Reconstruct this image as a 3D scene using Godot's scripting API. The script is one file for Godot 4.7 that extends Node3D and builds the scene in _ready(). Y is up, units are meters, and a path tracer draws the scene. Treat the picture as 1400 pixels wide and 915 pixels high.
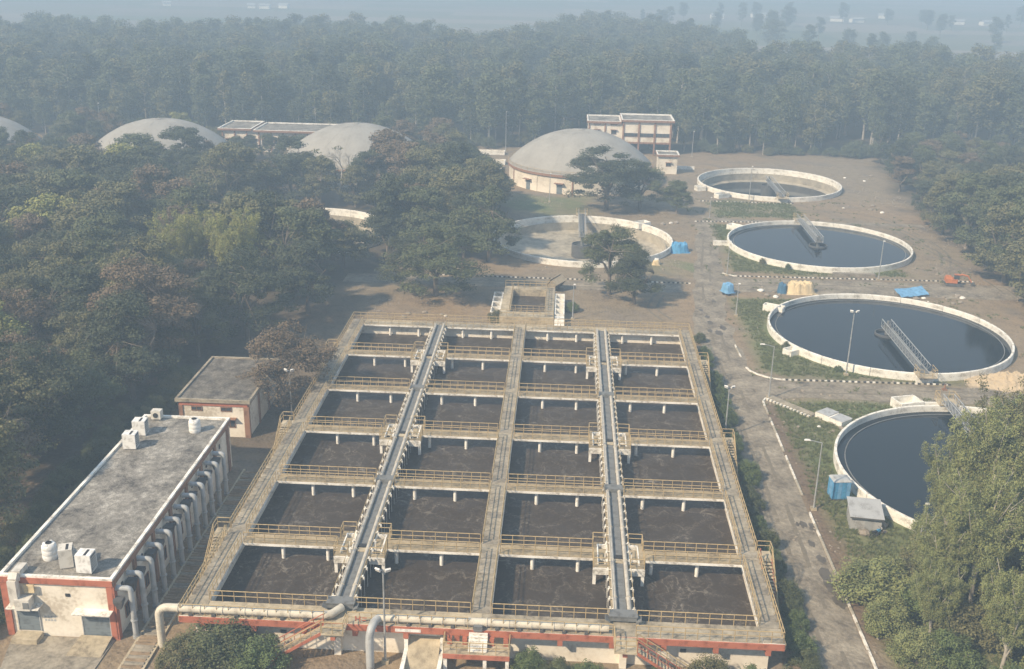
extends Node3D
# A sewage treatment works seen from a drone: aeration tank, clarifiers, digesters, blower house and the woods around them.

class MB:
	# collects faces of one part; commit() makes one ArrayMesh
	var v := PackedVector3Array()
	var n := PackedVector3Array()
	var c := PackedColorArray()
	var tint := Color(1, 1, 1)
	var colored := false
	func tri(a: Vector3, b: Vector3, d: Vector3):
		var nn := (b - a).cross(d - a).normalized()
		v.append(a); v.append(d); v.append(b)
		n.append(nn); n.append(nn); n.append(nn)
		if colored: c.append(tint); c.append(tint); c.append(tint)
	func quad(a: Vector3, b: Vector3, d: Vector3, e: Vector3):
		tri(a, b, d); tri(a, d, e)
	func quadn(a, b, d, e, na, nb, nd, ne):
		v.append(a); v.append(d); v.append(b); v.append(a); v.append(e); v.append(d)
		n.append(na); n.append(nd); n.append(nb); n.append(na); n.append(ne); n.append(nd)
		if colored:
			for i in 6: c.append(tint)
	func bx(x0: float, x1: float, y0: float, y1: float, z0: float, z1: float):
		box(Vector3((x0 + x1) / 2, (y0 + y1) / 2, (z0 + z1) / 2), Vector3(abs(x1 - x0), abs(y1 - y0), abs(z1 - z0)))
	func box(ce: Vector3, s: Vector3, b := Basis()):
		var p := []
		for i in 8:
			p.append(ce + b * Vector3(s.x * (0.5 if i & 1 else -0.5), s.y * (0.5 if i & 2 else -0.5), s.z * (0.5 if i & 4 else -0.5)))
		quad(p[0], p[2], p[3], p[1]); quad(p[4], p[5], p[7], p[6])
		quad(p[0], p[4], p[6], p[2]); quad(p[1], p[3], p[7], p[5])
		quad(p[0], p[1], p[5], p[4]); quad(p[2], p[6], p[7], p[3])
	func taper(ce: Vector3, s0: Vector2, s1: Vector2, h: float, b := Basis()):
		# a frustum standing on ce: s0 below, s1 above
		var p := []
		for k in [[s0, 0.0], [s1, h]]:
			for q in [[-0.5, -0.5], [0.5, -0.5], [0.5, 0.5], [-0.5, 0.5]]:
				p.append(ce + b * Vector3(k[0].x * q[0], k[1], k[0].y * q[1]))
		for i in 4:
			var j := (i + 1) % 4
			quad(p[i], p[i + 4], p[j + 4], p[j])
		quad(p[0], p[1], p[2], p[3]); quad(p[4], p[7], p[6], p[5])
	func tube(path: Array, r: float, sides := 8, r2 := -1.0):
		var m := path.size()
		if r2 < 0: r2 = r
		var side := Vector3.ZERO
		var rings := []
		var norms := []
		for i in m:
			var t: Vector3
			if i == 0: t = path[1] - path[0]
			elif i == m - 1: t = path[m - 1] - path[m - 2]
			else: t = (path[i + 1] - path[i]).normalized() + (path[i] - path[i - 1]).normalized()
			t = t.normalized()
			if side == Vector3.ZERO:
				side = t.cross(Vector3.UP if abs(t.y) < 0.9 else Vector3.RIGHT).normalized()
			else:
				side = (side - t * side.dot(t)).normalized()
			var up := t.cross(side)
			var ring := []
			var nor := []
			var rr: float = lerp(r, r2, float(i) / (m - 1))
			for k in sides:
				var a := TAU * k / sides
				var d := side * cos(a) + up * sin(a)
				ring.append(path[i] + d * rr); nor.append(d)
			rings.append(ring); norms.append(nor)
		for i in m - 1:
			for k in sides:
				var j := (k + 1) % sides
				quadn(rings[i][k], rings[i][j], rings[i + 1][j], rings[i + 1][k], norms[i][k], norms[i][j], norms[i + 1][j], norms[i + 1][k])
		for k in range(1, sides - 1):
			tri(rings[0][0], rings[0][k + 1], rings[0][k])
			tri(rings[m - 1][0], rings[m - 1][k], rings[m - 1][k + 1])
	func lathe(prof: Array, seg := 64, ce := Vector3.ZERO, smooth := false, a0 := 0.0, a1 := TAU):
		for i in prof.size() - 1:
			var p: Vector2 = prof[i]
			var q: Vector2 = prof[i + 1]
			if p.is_equal_approx(q): continue
			var d := (q - p).normalized()
			var nr := Vector2(d.y, -d.x)
			var np := nr
			var nq := nr
			if smooth:
				if i > 0:
					var e: Vector2 = (p - prof[i - 1]).normalized()
					np = (nr + Vector2(e.y, -e.x)).normalized()
				if i < prof.size() - 2:
					var e2: Vector2 = (prof[i + 2] - q).normalized()
					nq = (nr + Vector2(e2.y, -e2.x)).normalized()
			for k in seg:
				var a := a0 + (a1 - a0) * k / seg
				var b := a0 + (a1 - a0) * (k + 1) / seg
				var ca := Vector3(cos(a), 0, sin(a))
				var cb := Vector3(cos(b), 0, sin(b))
				var y := Vector3.UP
				quadn(ce + ca * p.x + y * p.y, ce + ca * q.x + y * q.y, ce + cb * q.x + y * q.y, ce + cb * p.x + y * p.y,
					ca * np.x + y * np.y, ca * nq.x + y * nq.y, cb * nq.x + y * nq.y, cb * np.x + y * np.y)
	func leaf(p: Vector3, nn: Vector3, along: Vector3, l: float, w: float, col: Color):
		var s := nn.cross(along).normalized() * w
		var t := along * l
		v.append(p - t); v.append(p + s); v.append(p + t)
		v.append(p - t); v.append(p + t); v.append(p - s)
		for i in 6: n.append(nn); c.append(col)
	func commit() -> ArrayMesh:
		var a := []
		a.resize(Mesh.ARRAY_MAX)
		a[Mesh.ARRAY_VERTEX] = v
		a[Mesh.ARRAY_NORMAL] = n
		if c.size() == v.size() and c.size() > 0: a[Mesh.ARRAY_COLOR] = c
		var m := ArrayMesh.new()
		m.add_surface_from_arrays(Mesh.PRIMITIVE_TRIANGLES, a)
		return m

var rng := RandomNumberGenerator.new()
var M := {}
var taken := {}
const DECK := 3.5
const ROW := 12.715

func R(a: float, b: float) -> float: return rng.randf_range(a, b)
func V(x, y, z) -> Vector3: return Vector3(x, y, z)

func numbered(parent: Node, called: String) -> String:
	var key := str(parent.get_instance_id()) + called
	var k: int = taken.get(key, 0)
	taken[key] = k + 1
	return called if k == 0 else "%s_%03d" % [called, k]

func thing(called: String, label: String, category: String, at := Vector3.ZERO, turn := 0.0, group := "") -> Node3D:
	var o := Node3D.new()
	o.name = numbered(self, called)
	add_child(o)
	o.position = at
	o.rotation.y = turn
	o.set_meta("label", label); o.set_meta("category", category)
	if group: o.set_meta("group", group)
	return o

func tag(o: Node, label: String, category: String, group := ""):
	o.set_meta("label", label); o.set_meta("category", category)
	if group: o.set_meta("group", group)

func inst(parent: Node, called: String, mesh: Mesh, mat: Material, at := Vector3.ZERO, b := Basis()) -> MeshInstance3D:
	var o := MeshInstance3D.new()
	o.name = numbered(parent, called)
	o.mesh = mesh
	if mat: o.material_override = mat
	parent.add_child(o)
	o.transform = Transform3D(b, at)
	return o

func part(parent: Node, called: String, mb: MB, mat: Material, at := Vector3.ZERO, b := Basis()) -> MeshInstance3D:
	return inst(parent, called, mb.commit(), mat, at, b)

func structure(called: String, mb: MB, mat: Material) -> MeshInstance3D:
	var o := part(self, called, mb, mat)
	o.set_meta("kind", "structure")
	return o

# ---------------------------------------------------------------- materials
func noise_bytes(sd: int, size: int, freq: float, oct := 4, type := FastNoiseLite.TYPE_SIMPLEX_SMOOTH, frac := FastNoiseLite.FRACTAL_FBM, warp := 0.0) -> PackedByteArray:
	var f := FastNoiseLite.new()
	f.seed = sd
	f.noise_type = type
	f.frequency = freq
	f.fractal_type = frac
	f.fractal_octaves = oct
	if warp > 0:
		f.domain_warp_enabled = true
		f.domain_warp_amplitude = warp
		f.domain_warp_frequency = freq * 1.3
	var im := f.get_seamless_image(size, size)
	im.convert(Image.FORMAT_L8)
	return im.get_data()

func blend_tex(sd: int, size: int, layers: Array, stops: Array, gain := 2.0) -> ImageTexture:
	# layers: [freq, weight, octaves]; stops: colours (linear) along the summed value 0..1
	var datas := []
	var tw := 0.0
	for i in layers.size():
		datas.append(noise_bytes(sd + i * 17, size, layers[i][0], layers[i][2], FastNoiseLite.TYPE_SIMPLEX_SMOOTH, FastNoiseLite.FRACTAL_FBM, layers[i][3] if layers[i].size() > 3 else 0.0))
		tw += layers[i][1]
	var lut := []
	for k in 256:
		var t := k / 255.0 * (stops.size() - 1)
		var i: int = min(int(t), stops.size() - 2)
		lut.append((stops[i] as Color).lerp(stops[i + 1], t - i).linear_to_srgb())
	var out := PackedByteArray()
	out.resize(size * size * 3)
	for p in size * size:
		var s := 0.0
		for i in datas.size(): s += datas[i][p] * layers[i][1]
		var col: Color = lut[clampi(int((s / tw - 127.5) * gain + 127.5), 0, 255)]
		out[p * 3] = col.r8; out[p * 3 + 1] = col.g8; out[p * 3 + 2] = col.b8
	return ImageTexture.create_from_image(Image.create_from_data(size, size, false, Image.FORMAT_RGB8, out))

func normal_tex(sd: int, size: int, freq: float, oct: int, bump: float) -> ImageTexture:
	var im := Image.create_from_data(size, size, false, Image.FORMAT_L8, noise_bytes(sd, size, freq, oct))
	im.convert(Image.FORMAT_RGBA8)
	im.bump_map_to_normal_map(bump)
	return ImageTexture.create_from_image(im)

func mat(lin: Color, rough := 0.85, tex: Texture2D = null, scale := 0.1, metal := 0.0) -> StandardMaterial3D:
	var m := StandardMaterial3D.new()
	m.albedo_color = lin.linear_to_srgb()
	m.roughness = rough
	m.metallic = metal
	m.metallic_specular = 0.4
	if tex:
		m.albedo_texture = tex
		m.uv1_triplanar = true
		m.uv1_world_triplanar = true
		m.uv1_scale = Vector3.ONE * scale
	return m

func L(r, g, b) -> Color: return Color(r, g, b)

func make_materials():
	var W := Color(1, 1, 1)
	var t_conc := blend_tex(11, 512, [[0.006, 1.0, 5, 20.0], [0.03, 0.8, 4], [0.15, 0.5, 2]], [L(0.2, 0.165, 0.115), L(0.35, 0.295, 0.205), L(0.45, 0.38, 0.265), L(0.53, 0.46, 0.34)])
	var t_slab := blend_tex(12, 512, [[0.006, 1.0, 5, 20.0], [0.03, 0.8, 4], [0.15, 0.5, 2]], [L(0.17, 0.15, 0.12), L(0.31, 0.275, 0.22), L(0.41, 0.365, 0.29), L(0.5, 0.45, 0.37)])
	var t_roof := blend_tex(31, 1024, [[0.006, 1.2, 6, 60.0], [0.03, 1.2, 5, 40.0], [0.12, 1.0, 3]], [L(0.065, 0.06, 0.054), L(0.14, 0.13, 0.115), L(0.205, 0.19, 0.165), L(0.28, 0.262, 0.23), L(0.42, 0.4, 0.36)], 2.3)
	var t_wall := blend_tex(51, 512, [[0.006, 1.0, 5, 20.0], [0.05, 0.5, 4]], [L(0.5, 0.44, 0.35), L(0.68, 0.62, 0.52), L(0.74, 0.68, 0.58), L(0.78, 0.73, 0.63)])
	var t_white := blend_tex(53, 512, [[0.008, 1.0, 5, 20.0], [0.05, 0.6, 4]], [L(0.4, 0.37, 0.32), L(0.68, 0.65, 0.59), L(0.79, 0.77, 0.71), L(0.83, 0.81, 0.76)])
	var t_grain := blend_tex(71, 1024, [[0.006, 0.8, 5], [0.03, 0.9, 4], [0.2, 0.7, 2]], [L(0.5, 0.48, 0.46), L(0.82, 0.81, 0.8), L(0.95, 0.94, 0.93), L(1, 1, 1)])
	var t_road := blend_tex(91, 1024, [[0.005, 1.1, 5, 40.0], [0.025, 1.0, 5, 15.0], [0.15, 0.7, 2]], [L(0.12, 0.1, 0.077), L(0.2, 0.17, 0.129), L(0.262, 0.225, 0.172), L(0.35, 0.306, 0.238)])
	var t_paint := blend_tex(93, 256, [[0.01, 1.0, 5], [0.1, 0.5, 3]], [L(0.62, 0.6, 0.58), L(0.9, 0.9, 0.9), L(1, 1, 1), L(1, 1, 1)])
	M.deck = mat(W, 0.9, t_conc, 0.09)
	M.slab_a = mat(L(0.75, 0.74, 0.72), 0.9, t_slab, 0.13)
	M.slab_b = mat(L(0.66, 0.65, 0.64), 0.9, t_slab, 0.13)
	M.slab_c = mat(L(0.82, 0.8, 0.75), 0.9, t_slab, 0.11)
	M.walk = mat(L(0.76, 0.72, 0.65), 0.9, t_conc, 0.11)
	M.brown_slab = mat(L(0.62, 0.54, 0.5), 0.9, t_conc, 0.13)
	M.roof = mat(W, 0.92, t_roof, 0.04)
	M.wall = mat(W, 0.85, t_wall, 0.08)
	M.white = mat(W, 0.8, t_white, 0.12)
	M.rim = mat(L(0.98, 0.98, 0.97), 0.85, t_white, 0.16)
	M.red = mat(L(0.42, 0.145, 0.088), 0.7, t_paint, 0.3)
	M.brown = mat(L(0.28, 0.15, 0.09), 0.8, t_paint, 0.3)
	M.rail = mat(L(0.44, 0.335, 0.18), 0.6, t_paint, 0.7)
	M.pipe = mat(L(0.6, 0.55, 0.45), 0.5, t_paint, 0.25)
	M.greypipe = mat(L(0.4, 0.41, 0.41), 0.5, t_paint, 0.3)
	M.airpipe = mat(L(0.5, 0.46, 0.39), 0.55, t_paint, 0.35)
	M.steel = mat(L(0.1, 0.1, 0.1), 0.6, t_paint, 0.5)
	M.grating = mat(L(0.17, 0.175, 0.175), 0.8, t_paint, 0.4)
	M.galv = mat(L(0.42, 0.43, 0.43), 0.45, t_paint, 0.4, 0.3)
	M.plastic = mat(L(0.78, 0.77, 0.74), 0.5, t_paint, 0.5)
	M.acunit = mat(L(0.62, 0.59, 0.53), 0.6, t_paint, 0.4)
	M.dark = mat(L(0.03, 0.03, 0.032), 0.7)
	M.glass = mat(L(0.05, 0.06, 0.07), 0.1)
	M.door = mat(L(0.17, 0.2, 0.22), 0.6, t_paint, 0.4)
	M.blue = mat(L(0.08, 0.29, 0.52), 0.6, t_paint, 0.4)
	M.tarp = mat(L(0.15, 0.34, 0.56), 0.5, t_paint, 0.5)
	M.darktarp = mat(L(0.05, 0.14, 0.24), 0.6, t_paint, 0.5)
	M.sack = mat(L(0.62, 0.5, 0.31), 0.9, t_paint, 0.4)
	M.orange = mat(L(0.5, 0.17, 0.06), 0.6, t_paint, 0.5)
	M.tyre = mat(L(0.025, 0.025, 0.025), 0.9)
	M.tin = mat(L(0.45, 0.45, 0.44), 0.55, t_paint, 0.2, 0.2)
	M.sand = mat(L(0.5, 0.4, 0.27), 0.95, t_grain, 0.2)
	M.rock = mat(L(0.3, 0.26, 0.21), 0.95, t_grain, 0.3)
	var t_dome := blend_tex(131, 512, [[0.006, 1.2, 5, 30.0], [0.04, 0.8, 4], [0.15, 0.5, 2]], [L(0.22, 0.205, 0.18), L(0.29, 0.275, 0.245), L(0.32, 0.305, 0.275), L(0.36, 0.345, 0.31)])
	M.dome = mat(W, 0.8, t_dome, 0.05)
	M.roof_dark = mat(L(0.62, 0.6, 0.58), 0.92, t_roof, 0.09)
	M.kerb_white = mat(L(0.72, 0.69, 0.62), 0.85, t_paint, 0.4)
	M.kerb_black = mat(L(0.045, 0.043, 0.04), 0.85)
	M.kerb_worn = mat(L(0.5, 0.47, 0.41), 0.9, t_white, 0.4)
	M.track = mat(L(0.2, 0.172, 0.13), 0.95, t_grain, 0.2)
	M.mud = mat(L(0.11, 0.093, 0.072), 0.6, t_paint, 0.3)
	M.road = mat(W, 0.95, t_road, 0.045)
	M.road.normal_enabled = true
	M.road.normal_texture = normal_tex(7, 512, 0.08, 4, 3.0)
	M.road.normal_scale = 0.5
	M.ground = mat(W, 0.97, t_grain, 0.06)
	M.ground.vertex_color_use_as_albedo = true
	M.ground.normal_enabled = true
	M.ground.normal_texture = normal_tex(9, 512, 0.05, 5, 5.0)
	M.ground.normal_scale = 0.6
	M.plot = mat(L(0.85, 0.85, 0.85), 0.95, t_roof, 0.05)
	M.basin = mat(L(0.95, 0.95, 0.92), 0.9, t_slab, 0.05)
	# settled water: nearly black body, mirror-like skin with small ripples
	M.water = mat(L(0.009, 0.015, 0.021), 0.06)
	M.water.metallic_specular = 0.25
	M.water.normal_enabled = true
	M.water.normal_texture = normal_tex(19, 512, 0.03, 3, 1.5)
	M.water.normal_scale = 0.12
	M.water.uv1_triplanar = true
	M.water.uv1_world_triplanar = true
	M.water.uv1_scale = Vector3.ONE * 0.15
	# stirred liquor with threads of foam
	M.liquor = mat(W, 0.3, foam_tex(), 1.0 / 33.0)
	M.liquor.normal_enabled = true
	M.liquor.normal_texture = normal_tex(23, 512, 0.02, 4, 3.0)
	M.liquor.normal_scale = 0.35
	M.liquor.metallic_specular = 0.18
	M.bark = mat(L(0.2, 0.165, 0.13), 0.95, t_grain, 0.5)
	M.palebark = mat(L(0.42, 0.39, 0.34), 0.9, t_grain, 0.4)
	var leafs := {"leaf_dark": L(0.062, 0.073, 0.037), "leaf_mid": L(0.1, 0.113, 0.048), "leaf_yellow": L(0.25, 0.25, 0.075), "leaf_brown": L(0.165, 0.12, 0.075), "leaf_olive": L(0.145, 0.138, 0.062), "leaf_fresh": L(0.205, 0.22, 0.085), "leaf_gum": L(0.11, 0.125, 0.062), "leaf_shrub": L(0.115, 0.15, 0.052)}
	for k in leafs:
		var c: Color = leafs[k]
		var m := mat(c * 1.0, 0.7)
		m.vertex_color_use_as_albedo = true
		m.backlight_enabled = true
		m.backlight = Color(0.3, 0.33, 0.15)
		m.cull_mode = BaseMaterial3D.CULL_DISABLED
		M[k] = m
	M.grass = mat(L(0.15, 0.175, 0.07), 0.9)
	M.grass.vertex_color_use_as_albedo = true
	M.grass.cull_mode = BaseMaterial3D.CULL_DISABLED

func foam_tex() -> ImageTexture:
	var size := 1024
	var a := noise_bytes(301, size, 0.0085, 1, FastNoiseLite.TYPE_SIMPLEX_SMOOTH, FastNoiseLite.FRACTAL_NONE, 70.0)
	var b := noise_bytes(302, size, 0.017, 1, FastNoiseLite.TYPE_SIMPLEX_SMOOTH, FastNoiseLite.FRACTAL_NONE, 60.0)
	var d := noise_bytes(303, size, 0.005, 3)
	var e := noise_bytes(304, size, 0.08, 4)
	var out := PackedByteArray()
	out.resize(size * size * 3)
	var lo := L(0.04, 0.029, 0.021)
	var hi := L(0.23, 0.205, 0.17)
	for p in size * size:
		var f := exp(-pow((a[p] - 127.0) / 5.0, 2.0)) * 0.8 + exp(-pow((b[p] - 127.0) / 6.0, 2.0)) * 0.45
		f += exp(-pow((a[p] - 165.0) / 4.0, 2.0)) * 0.4
		f *= 0.3 + 0.9 * pow(d[p] / 255.0, 1.3)
		f *= 0.4 + 1.1 * e[p] / 255.0
		f += e[p] / 255.0 * 0.07 + d[p] / 255.0 * 0.07
		var col := lo.lerp(hi, clampf(f, 0, 1)).linear_to_srgb()
		out[p * 3] = col.r8; out[p * 3 + 1] = col.g8; out[p * 3 + 2] = col.b8
	return ImageTexture.create_from_image(Image.create_from_data(size, size, false, Image.FORMAT_RGB8, out))

# ---------------------------------------------------------------- start
func _ready():
	rng.seed = 20240611
	var cam := Camera3D.new()
	cam.name = "camera"
	add_child(cam)
	cam.position = V(5.8467, 54.6814 + DECK, 75.1968)
	cam.rotation = V(-0.3512, 0.0467, 0.0194)
	cam.fov = rad_to_deg(2.0 * atan(457.5 / 1447.85))
	cam.near = 0.5
	cam.far = 6000
	cam.current = true
	var env := Environment.new()
	env.tonemap_mode = Environment.TONE_MAPPER_LINEAR
	env.tonemap_exposure = 1.5
	env.background_mode = Environment.BG_SKY
	var sm := ProceduralSkyMaterial.new()
	sm.sky_top_color = Color(0.57, 0.65, 0.74)
	sm.sky_horizon_color = Color(0.80, 0.84, 0.87)
	sm.sky_curve = 0.2
	sm.ground_bottom_color = Color(0.4, 0.42, 0.42)
	sm.ground_horizon_color = Color(0.80, 0.84, 0.87)
	sm.sun_angle_max = 1.0
	var sky := Sky.new()
	sky.sky_material = sm
	env.sky = sky
	env.fog_enabled = true
	env.fog_density = 0.00145
	env.fog_light_color = Color(0.705, 0.805, 0.895)
	env.sdfgi_enabled = true
	env.ssao_enabled = true
	env.ssil_enabled = true
	var we := WorldEnvironment.new()
	we.name = "environment"
	we.environment = env
	add_child(we)
	var sun := DirectionalLight3D.new()
	sun.name = "sun"
	var az := deg_to_rad(41.0)
	var el := deg_to_rad(40.0)
	add_child(sun)
	sun.basis = Basis.looking_at(V(cos(az) * cos(el), -sin(el), -sin(az) * cos(el)))
	sun.light_energy = 1.5
	sun.light_color = Color(1.0, 0.915, 0.79)
	sun.light_angular_distance = 2.0
	sun.shadow_enabled = true

	make_materials()
	make_ground()
	make_roads()
	aeration_tank()
	clarifiers()
	digesters()
	blower_house()
	pump_house()
	rear_buildings()
	sump_tank()
	small_objects()
	lamps()
	vegetation()

# ---------------------------------------------------------------- ground and roads
var gn := FastNoiseLite.new()
const HOLES := [Vector3(10.15, 18.9, -141.33), Vector3(59.8, 18.6, -204.0), Vector3(-49.5, 18.9, -141.3)]

func nz(x: float, z: float, f: float, off := 0.0) -> float:
	return gn.get_noise_2d(x * f + off, z * f - off * 1.7)

func inside(x: float, z: float, x0: float, x1: float, z0: float, z1: float, soft: float) -> float:
	var d: float = min(min(x - x0, x1 - x), min(z - z0, z1 - z))
	return clampf(d / soft + 0.5, 0, 1)

func wood_edge(z: float) -> float:
	# the east edge of the left-hand wood
	var pts := [[20, -51], [-15, -49], [-38, -48], [-60, -45], [-75, -42], [-88, -35], [-104, -33], [-116, -29], [-124, -12], [-140, -8], [-160, -8], [-178, -8], [-190, -14], [-225, -24], [-250, -60]]
	for i in pts.size() - 1:
		if z <= pts[i][0] and z >= pts[i + 1][0]:
			return lerp(float(pts[i][1]), float(pts[i + 1][1]), (pts[i][0] - z) / float(pts[i][0] - pts[i + 1][0]))
	return -60.0 if z < 0 else -52.0

func right_edge(z: float) -> float:
	var pts := [[30, 60], [-20, 62], [-60, 88], [-104, 86], [-113, 83], [-146, 88], [-171, 85], [-228, 93], [-250, 96]]
	for i in pts.size() - 1:
		if z <= pts[i][0] and z >= pts[i + 1][0]:
			return lerp(float(pts[i][1]), float(pts[i + 1][1]), (pts[i][0] - z) / float(pts[i][0] - pts[i + 1][0]))
	return 96.0

func grassiness(x: float, z: float) -> float:
	var g := 0.0
	g = max(g, inside(x, z, 36.0, 66, -60.5, -22, 2.0))
	g = max(g, inside(x, z, 36.4, 48, -106, -70.8, 2.0))
	g = max(g, inside(x, z, 38, 66, -80, -69.6, 1.5))
	g = max(g, inside(x, z, 39.5, 72, -160, -123, 2.5))
	g = max(g, inside(x, z, 41, 62, -184, -168, 3.0) * 0.75)
	g = max(g, inside(x, z, 18, 34, -128, -119, 2.5) * 0.7)
	g = max(g, inside(x, z, 36, 80, -26, 20, 3.0) * 0.9)
	g = max(g, inside(x, z, -10, 14, -186, -164, 4.0) * 0.7)
	var m := nz(x, z, 6.0) + 0.6 * nz(x, z, 22.0, 31.0)
	return clampf((g - 0.33 + m * 0.55) * 2.2, 0, 1) * (1.0 if g > 0.02 else 0.0)

func ground_col(x: float, z: float) -> Color:
	var n1 := nz(x, z, 1.4)
	var n2 := nz(x, z, 9.0, 77.0)
	var col := L(0.262, 0.208, 0.142).lerp(L(0.298, 0.213, 0.126), clampf(n1 * 1.4 + 0.35, 0, 1))
	col = col.lerp(L(0.2, 0.17, 0.135), clampf(n2 * 1.6, 0, 1))
	# dug strip of darker soil beside the kerb
	var dug := inside(x, z, 34.7, 37.2 + nz(x, z, 15.0) * 1.2, -58, -6, 0.8)
	col = col.lerp(L(0.15, 0.105, 0.072), dug * 0.9)
	var g := grassiness(x, z) * (1.0 - dug * 0.8)
	col = col.lerp(L(0.125, 0.165, 0.062).lerp(L(0.185, 0.185, 0.09), clampf(n2 * 1.5 + 0.3, 0, 1)), g * 0.92)
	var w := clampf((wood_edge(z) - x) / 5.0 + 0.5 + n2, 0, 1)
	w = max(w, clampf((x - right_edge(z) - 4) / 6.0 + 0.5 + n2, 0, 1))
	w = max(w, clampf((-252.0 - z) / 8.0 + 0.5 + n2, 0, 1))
	w = max(w, inside(x + n2 * 8.0, z + n1 * 8.0, -60, -27, -104, -36, 6.0) * 0.85)  # wood-floor tone carried left of the tank: tree shade painted into the ground colour
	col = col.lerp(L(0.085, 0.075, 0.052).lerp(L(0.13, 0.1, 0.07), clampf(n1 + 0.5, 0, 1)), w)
	return col

func make_ground():
	gn.seed = 5
	gn.frequency = 0.01
	gn.fractal_octaves = 4
	var g := MB.new()
	g.colored = true
	var st := 2.5
	var squares := []
	for h in HOLES:
		squares.append([floorf((h.x - 21.5) / st) * st, ceilf((h.x + 21.5) / st) * st, floorf((h.z - 21.5) / st) * st, ceilf((h.z + 21.5) / st) * st])
	var nx := 160
	var nzc := 220
	var cols := []
	for j in nzc + 1:
		var row := PackedColorArray()
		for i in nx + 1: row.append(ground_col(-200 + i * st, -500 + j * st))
		cols.append(row)
	for j in nzc:
		for i in nx:
			var x := -200 + i * st
			var z := -500 + j * st
			var cut := false
			for q in squares:
				if x + 0.1 > q[0] and x + st - 0.1 < q[1] and z + 0.1 > q[2] and z + st - 0.1 < q[3]: cut = true
			if cut: continue
			g.v.append(V(x, 0, z)); g.v.append(V(x + st, 0, z)); g.v.append(V(x + st, 0, z + st))
			g.v.append(V(x, 0, z)); g.v.append(V(x + st, 0, z + st)); g.v.append(V(x, 0, z + st))
			for k in 6: g.n.append(Vector3.UP)
			g.c.append(cols[j][i]); g.c.append(cols[j][i + 1]); g.c.append(cols[j + 1][i + 1])
			g.c.append(cols[j][i]); g.c.append(cols[j + 1][i + 1]); g.c.append(cols[j + 1][i])
	for hi in HOLES.size():
		var h: Vector3 = HOLES[hi]
		var q: Array = squares[hi]
		var angs := []
		for k in 96: angs.append(TAU * k / 96)
		for cx in [q[0], q[1]]:
			for cz in [q[2], q[3]]: angs.append(fposmod(atan2(cz - h.z, cx - h.x), TAU))
		angs.sort()
		for k in angs.size():
			var ps := []
			for a in [angs[k], angs[(k + 1) % angs.size()]]:
				var d := Vector2(cos(a), sin(a))
				var tx: float = ((q[1] if d.x > 0 else q[0]) - h.x) / d.x if abs(d.x) > 1e-6 else 1e9
				var tz: float = ((q[3] if d.y > 0 else q[2]) - h.z) / d.y if abs(d.y) > 1e-6 else 1e9
				var t: float = min(tx, tz)
				ps.append(V(h.x + d.x * h.y, 0, h.z + d.y * h.y))
				ps.append(V(h.x + d.x * t, 0, h.z + d.y * t))
			for tr in [[0, 1, 3], [0, 3, 2]]:
				for u in tr:
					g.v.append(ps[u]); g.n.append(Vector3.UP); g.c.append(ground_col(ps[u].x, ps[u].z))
	# far fields
	var fr := RandomNumberGenerator.new()
	fr.seed = 77
	var tones := [L(0.2, 0.175, 0.13), L(0.15, 0.15, 0.09), L(0.11, 0.13, 0.06), L(0.24, 0.2, 0.15), L(0.17, 0.155, 0.11), L(0.13, 0.14, 0.08)]
	for j in range(-52, 8):
		for i in range(-50, 50):
			var x := i * 50.0
			var z := j * 50.0
			if x >= -200 and x < 200 and z >= -500 and z < 50: continue
			var id := int(floor((i + 500) / (2.0 + abs(j * 7 % 3)))) * 31 + int(floor((j + 100) / 1.0)) * 57
			fr.seed = id
			var col: Color = tones[fr.randi() % tones.size()]
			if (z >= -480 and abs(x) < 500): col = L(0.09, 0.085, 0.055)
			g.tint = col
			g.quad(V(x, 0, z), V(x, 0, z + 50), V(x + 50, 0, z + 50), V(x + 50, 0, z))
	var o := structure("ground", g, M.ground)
	o.set_meta("label", "bare brown earth with worn patches of grass")

func strip(mb: MB, pts: Array, y: float):
	# pts: [left, right] pairs as Vector2, filled with quads
	for i in pts.size() - 1:
		var a: Vector2 = pts[i][0]
		var b: Vector2 = pts[i][1]
		var c: Vector2 = pts[i + 1][1]
		var d: Vector2 = pts[i + 1][0]
		mb.v.append_array(PackedVector3Array([V(a.x, y, a.y), V(d.x, y, d.y), V(c.x, y, c.y), V(a.x, y, a.y), V(c.x, y, c.y), V(b.x, y, b.y)]))
		for k in 6: mb.n.append(Vector3.UP)

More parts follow.
